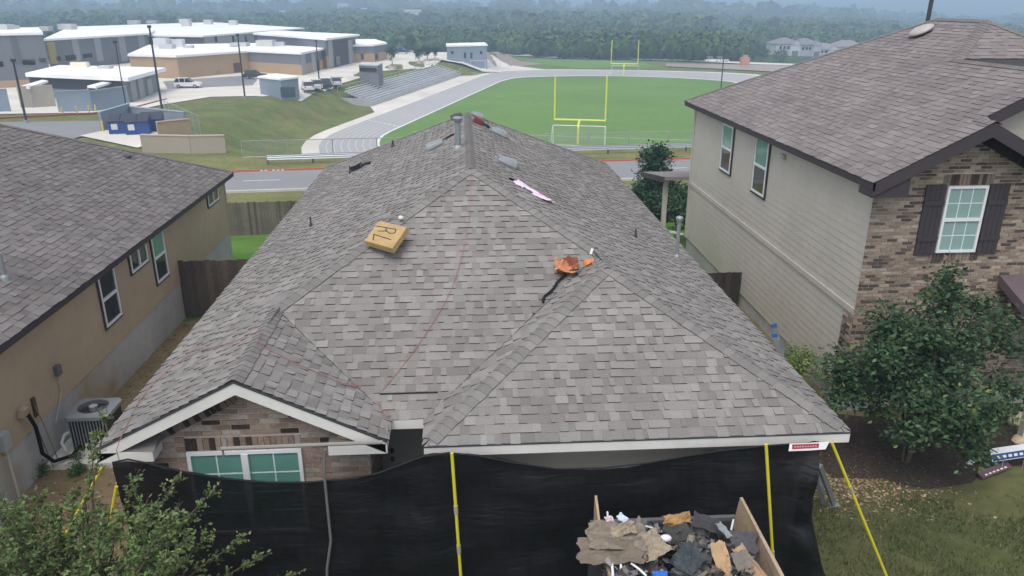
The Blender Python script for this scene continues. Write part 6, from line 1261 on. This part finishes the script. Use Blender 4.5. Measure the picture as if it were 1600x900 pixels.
# ================================================================== FAR WOODS
def forest(name, label, n_, d0, d1, tmpl, seed, scale, px0=-160, px1=1760, mask=None):
    rng = np.random.default_rng(seed); px = rng.uniform(px0, px1, n_); u = rng.random(n_); d = np.sqrt(d0 ** 2 + u * (d1 ** 2 - d0 ** 2))
    a = np.arctan((px - 800) / (FPX / math.cos(TILT))) + YAW; x, y = d * np.sin(a), d * np.cos(a); ok = mask(px, d) if mask else np.ones(n_, bool); x, y, px, d = x[ok], y[ok], px[ok], d[ok]; z = H(x, y); VV, FFc, CC = [], [], []; off = 0
    s = scale * rng.uniform(.7, 1.35, len(x)); kind = rng.integers(0, len(tmpl), len(x)); rot = rng.uniform(0, 6.28, len(x)); pal = np.array([(.062, .108, .036), (.05, .094, .036), (.078, .122, .042), (.045, .08, .034), (.088, .125, .046)]); tc = pal[rng.integers(0, 5, len(x))] * rng.uniform(.8, 1.2, (len(x), 1))
    for k, (tv, tf, tcol) in enumerate(tmpl):
        m_ = np.where(kind == k)[0]
        if not len(m_): continue
        c, sn = np.cos(rot[m_])[:, None], np.sin(rot[m_])[:, None]; X = (tv[None, :, 0] * c - tv[None, :, 1] * sn) * s[m_, None] + x[m_, None]; Y = (tv[None, :, 0] * sn + tv[None, :, 1] * c) * s[m_, None] + y[m_, None]; Zz = tv[None, :, 2] * s[m_, None] * rng.uniform(.85, 1.2, (len(m_), 1)) + z[m_, None]
        VV.append(np.stack([X, Y, Zz], -1).reshape(-1, 3)); FFc.append((tf[None] + (np.arange(len(m_)) * len(tv))[:, None, None]).reshape(-1, 3) + off); CC.append((tc[m_, None] * tcol[None, :, None]).reshape(-1, 3)); off += len(m_) * len(tv)
    return big(name, np.concatenate(VV), np.concatenate(FFc), np.concatenate(CC), 'forest', label=label, cat='woods', kind='stuff')
def crown_template(seed, ncl, sz, core=True):
    rng = np.random.default_rng(seed); u = rng.normal(size=(ncl, 3)); u[:, 2] = np.abs(u[:, 2]) * .9 - .25; u /= np.linalg.norm(u, axis=1)[:, None]; lump = 1 + .22 * np.sin(u[:, :1] * 5 + seed) * np.cos(u[:, 1:2] * 4 + 2 * seed); p = u * lump * np.array([.5, .5, .52]) * rng.uniform(.75, 1.02, (ncl, 1)) + np.array([0, 0, .56])
    a = rng.normal(size=(ncl, 3)); a -= u * (a * u).sum(1)[:, None] * .6; a /= np.linalg.norm(a, axis=1)[:, None]; b2 = np.cross(u + rng.normal(0, .35, (ncl, 3)), a); b2 /= np.linalg.norm(b2, axis=1)[:, None]; s = sz * rng.uniform(.7, 1.3, (ncl, 1))
    v = np.stack([p + a * s, p - a * s * .5 + b2 * s * .87, p - a * s * .5 - b2 * s * .87], 1).reshape(-1, 3); f = np.arange(ncl * 3).reshape(-1, 3); col = rng.uniform(.75, 1.3, ncl)
    if core:
        n_, m_ = 6, 3; cv = []
        for i in range(m_ + 1):
            ph = lerp(-1.2, 1.57, i / m_)
            for j in range(n_): th = 2 * math.pi * j / n_; r = .42 * math.cos(ph) * (1 + .15 * math.sin(3 * th + seed)); cv.append((r * math.cos(th), r * math.sin(th), .52 + .44 * math.sin(ph)))
        cf = []; b0_ = len(v)
        for i in range(m_):
            for j in range(n_): q = (i * n_ + j, i * n_ + (j + 1) % n_, (i + 1) * n_ + (j + 1) % n_, (i + 1) * n_ + j); cf += [(q[0], q[1], q[2]), (q[0], q[2], q[3])]
        st = [(-.04, -.03, -.25), (.04, -.03, -.25), (0, .05, -.25), (0, 0, .5)]; k0 = b0_ + len(cv); cf2 = [(0, 1, 3), (1, 2, 3), (2, 0, 3)]
        v = np.vstack([v, cv, st]); f = np.vstack([f, np.array(cf) + b0_, np.array(cf2) + k0]); col = np.concatenate([col, np.full(len(cf), .85), np.full(3, .7)])
    return v, f, col
edge_d = lambda px: np.interp(px, [-160, 560, 640, 770, 870, 1100, 1230, 1400, 1760], [335, 335, 350, 350, 312, 275, 340, 330, 330])
houses_gap = lambda px, d: ~((px > 1172) & (px < 1390) & (d < 428)) & ~((px > 1060) & (px < 1180) & (d > 470) & (d < 560)) & clear_far(px, d)
forest('woods', 'near edge of the green woods beyond the sports field', 7200, 262, 560, [crown_template(k, 66, .15) for k in range(5)], 1, 6.0, mask=lambda px, d: (d > edge_d(px)) & houses_gap(px, d))
forest('woods', 'broad wooded slopes behind the nearer trees', 9500, 540, 1150, [crown_template(10 + k, 28, .22) for k in range(4)], 2, 8.6, mask=lambda px, d: (np.sin(px * .013 + d * .004) * np.sin(d * .013 - px * .004) < .78) & ~((px > 1120) & (px < 1165) & (d < 640)) & clear_far(px, d))
forest('woods', 'hazy far woods along the ridges', 8000, 1100, 3600, [crown_template(20 + k, 10, .3) for k in range(3)], 3, 16, mask=clear_far)

# ================================================================== HAZE
m = bpy.data.materials.new('haze'); m.use_nodes = True; n = m.node_tree; n.nodes.clear(); out = n.nodes.new('ShaderNodeOutputMaterial'); pv = n.nodes.new('ShaderNodeVolumePrincipled')
pv.inputs['Color'].default_value = (.58, .79, 1, 1); pv.inputs['Density'].default_value = .0011; pv.inputs['Anisotropy'].default_value = .0
n.links.new(pv.outputs[0], out.inputs['Volume']); MAT['haze'] = m
hz = MB().box(-6700, 6700, -6700, 6700, -75, 60).build('haze', 'haze', kind='stuff', label='pale bluish haze in the air over the whole valley', cat='haze')
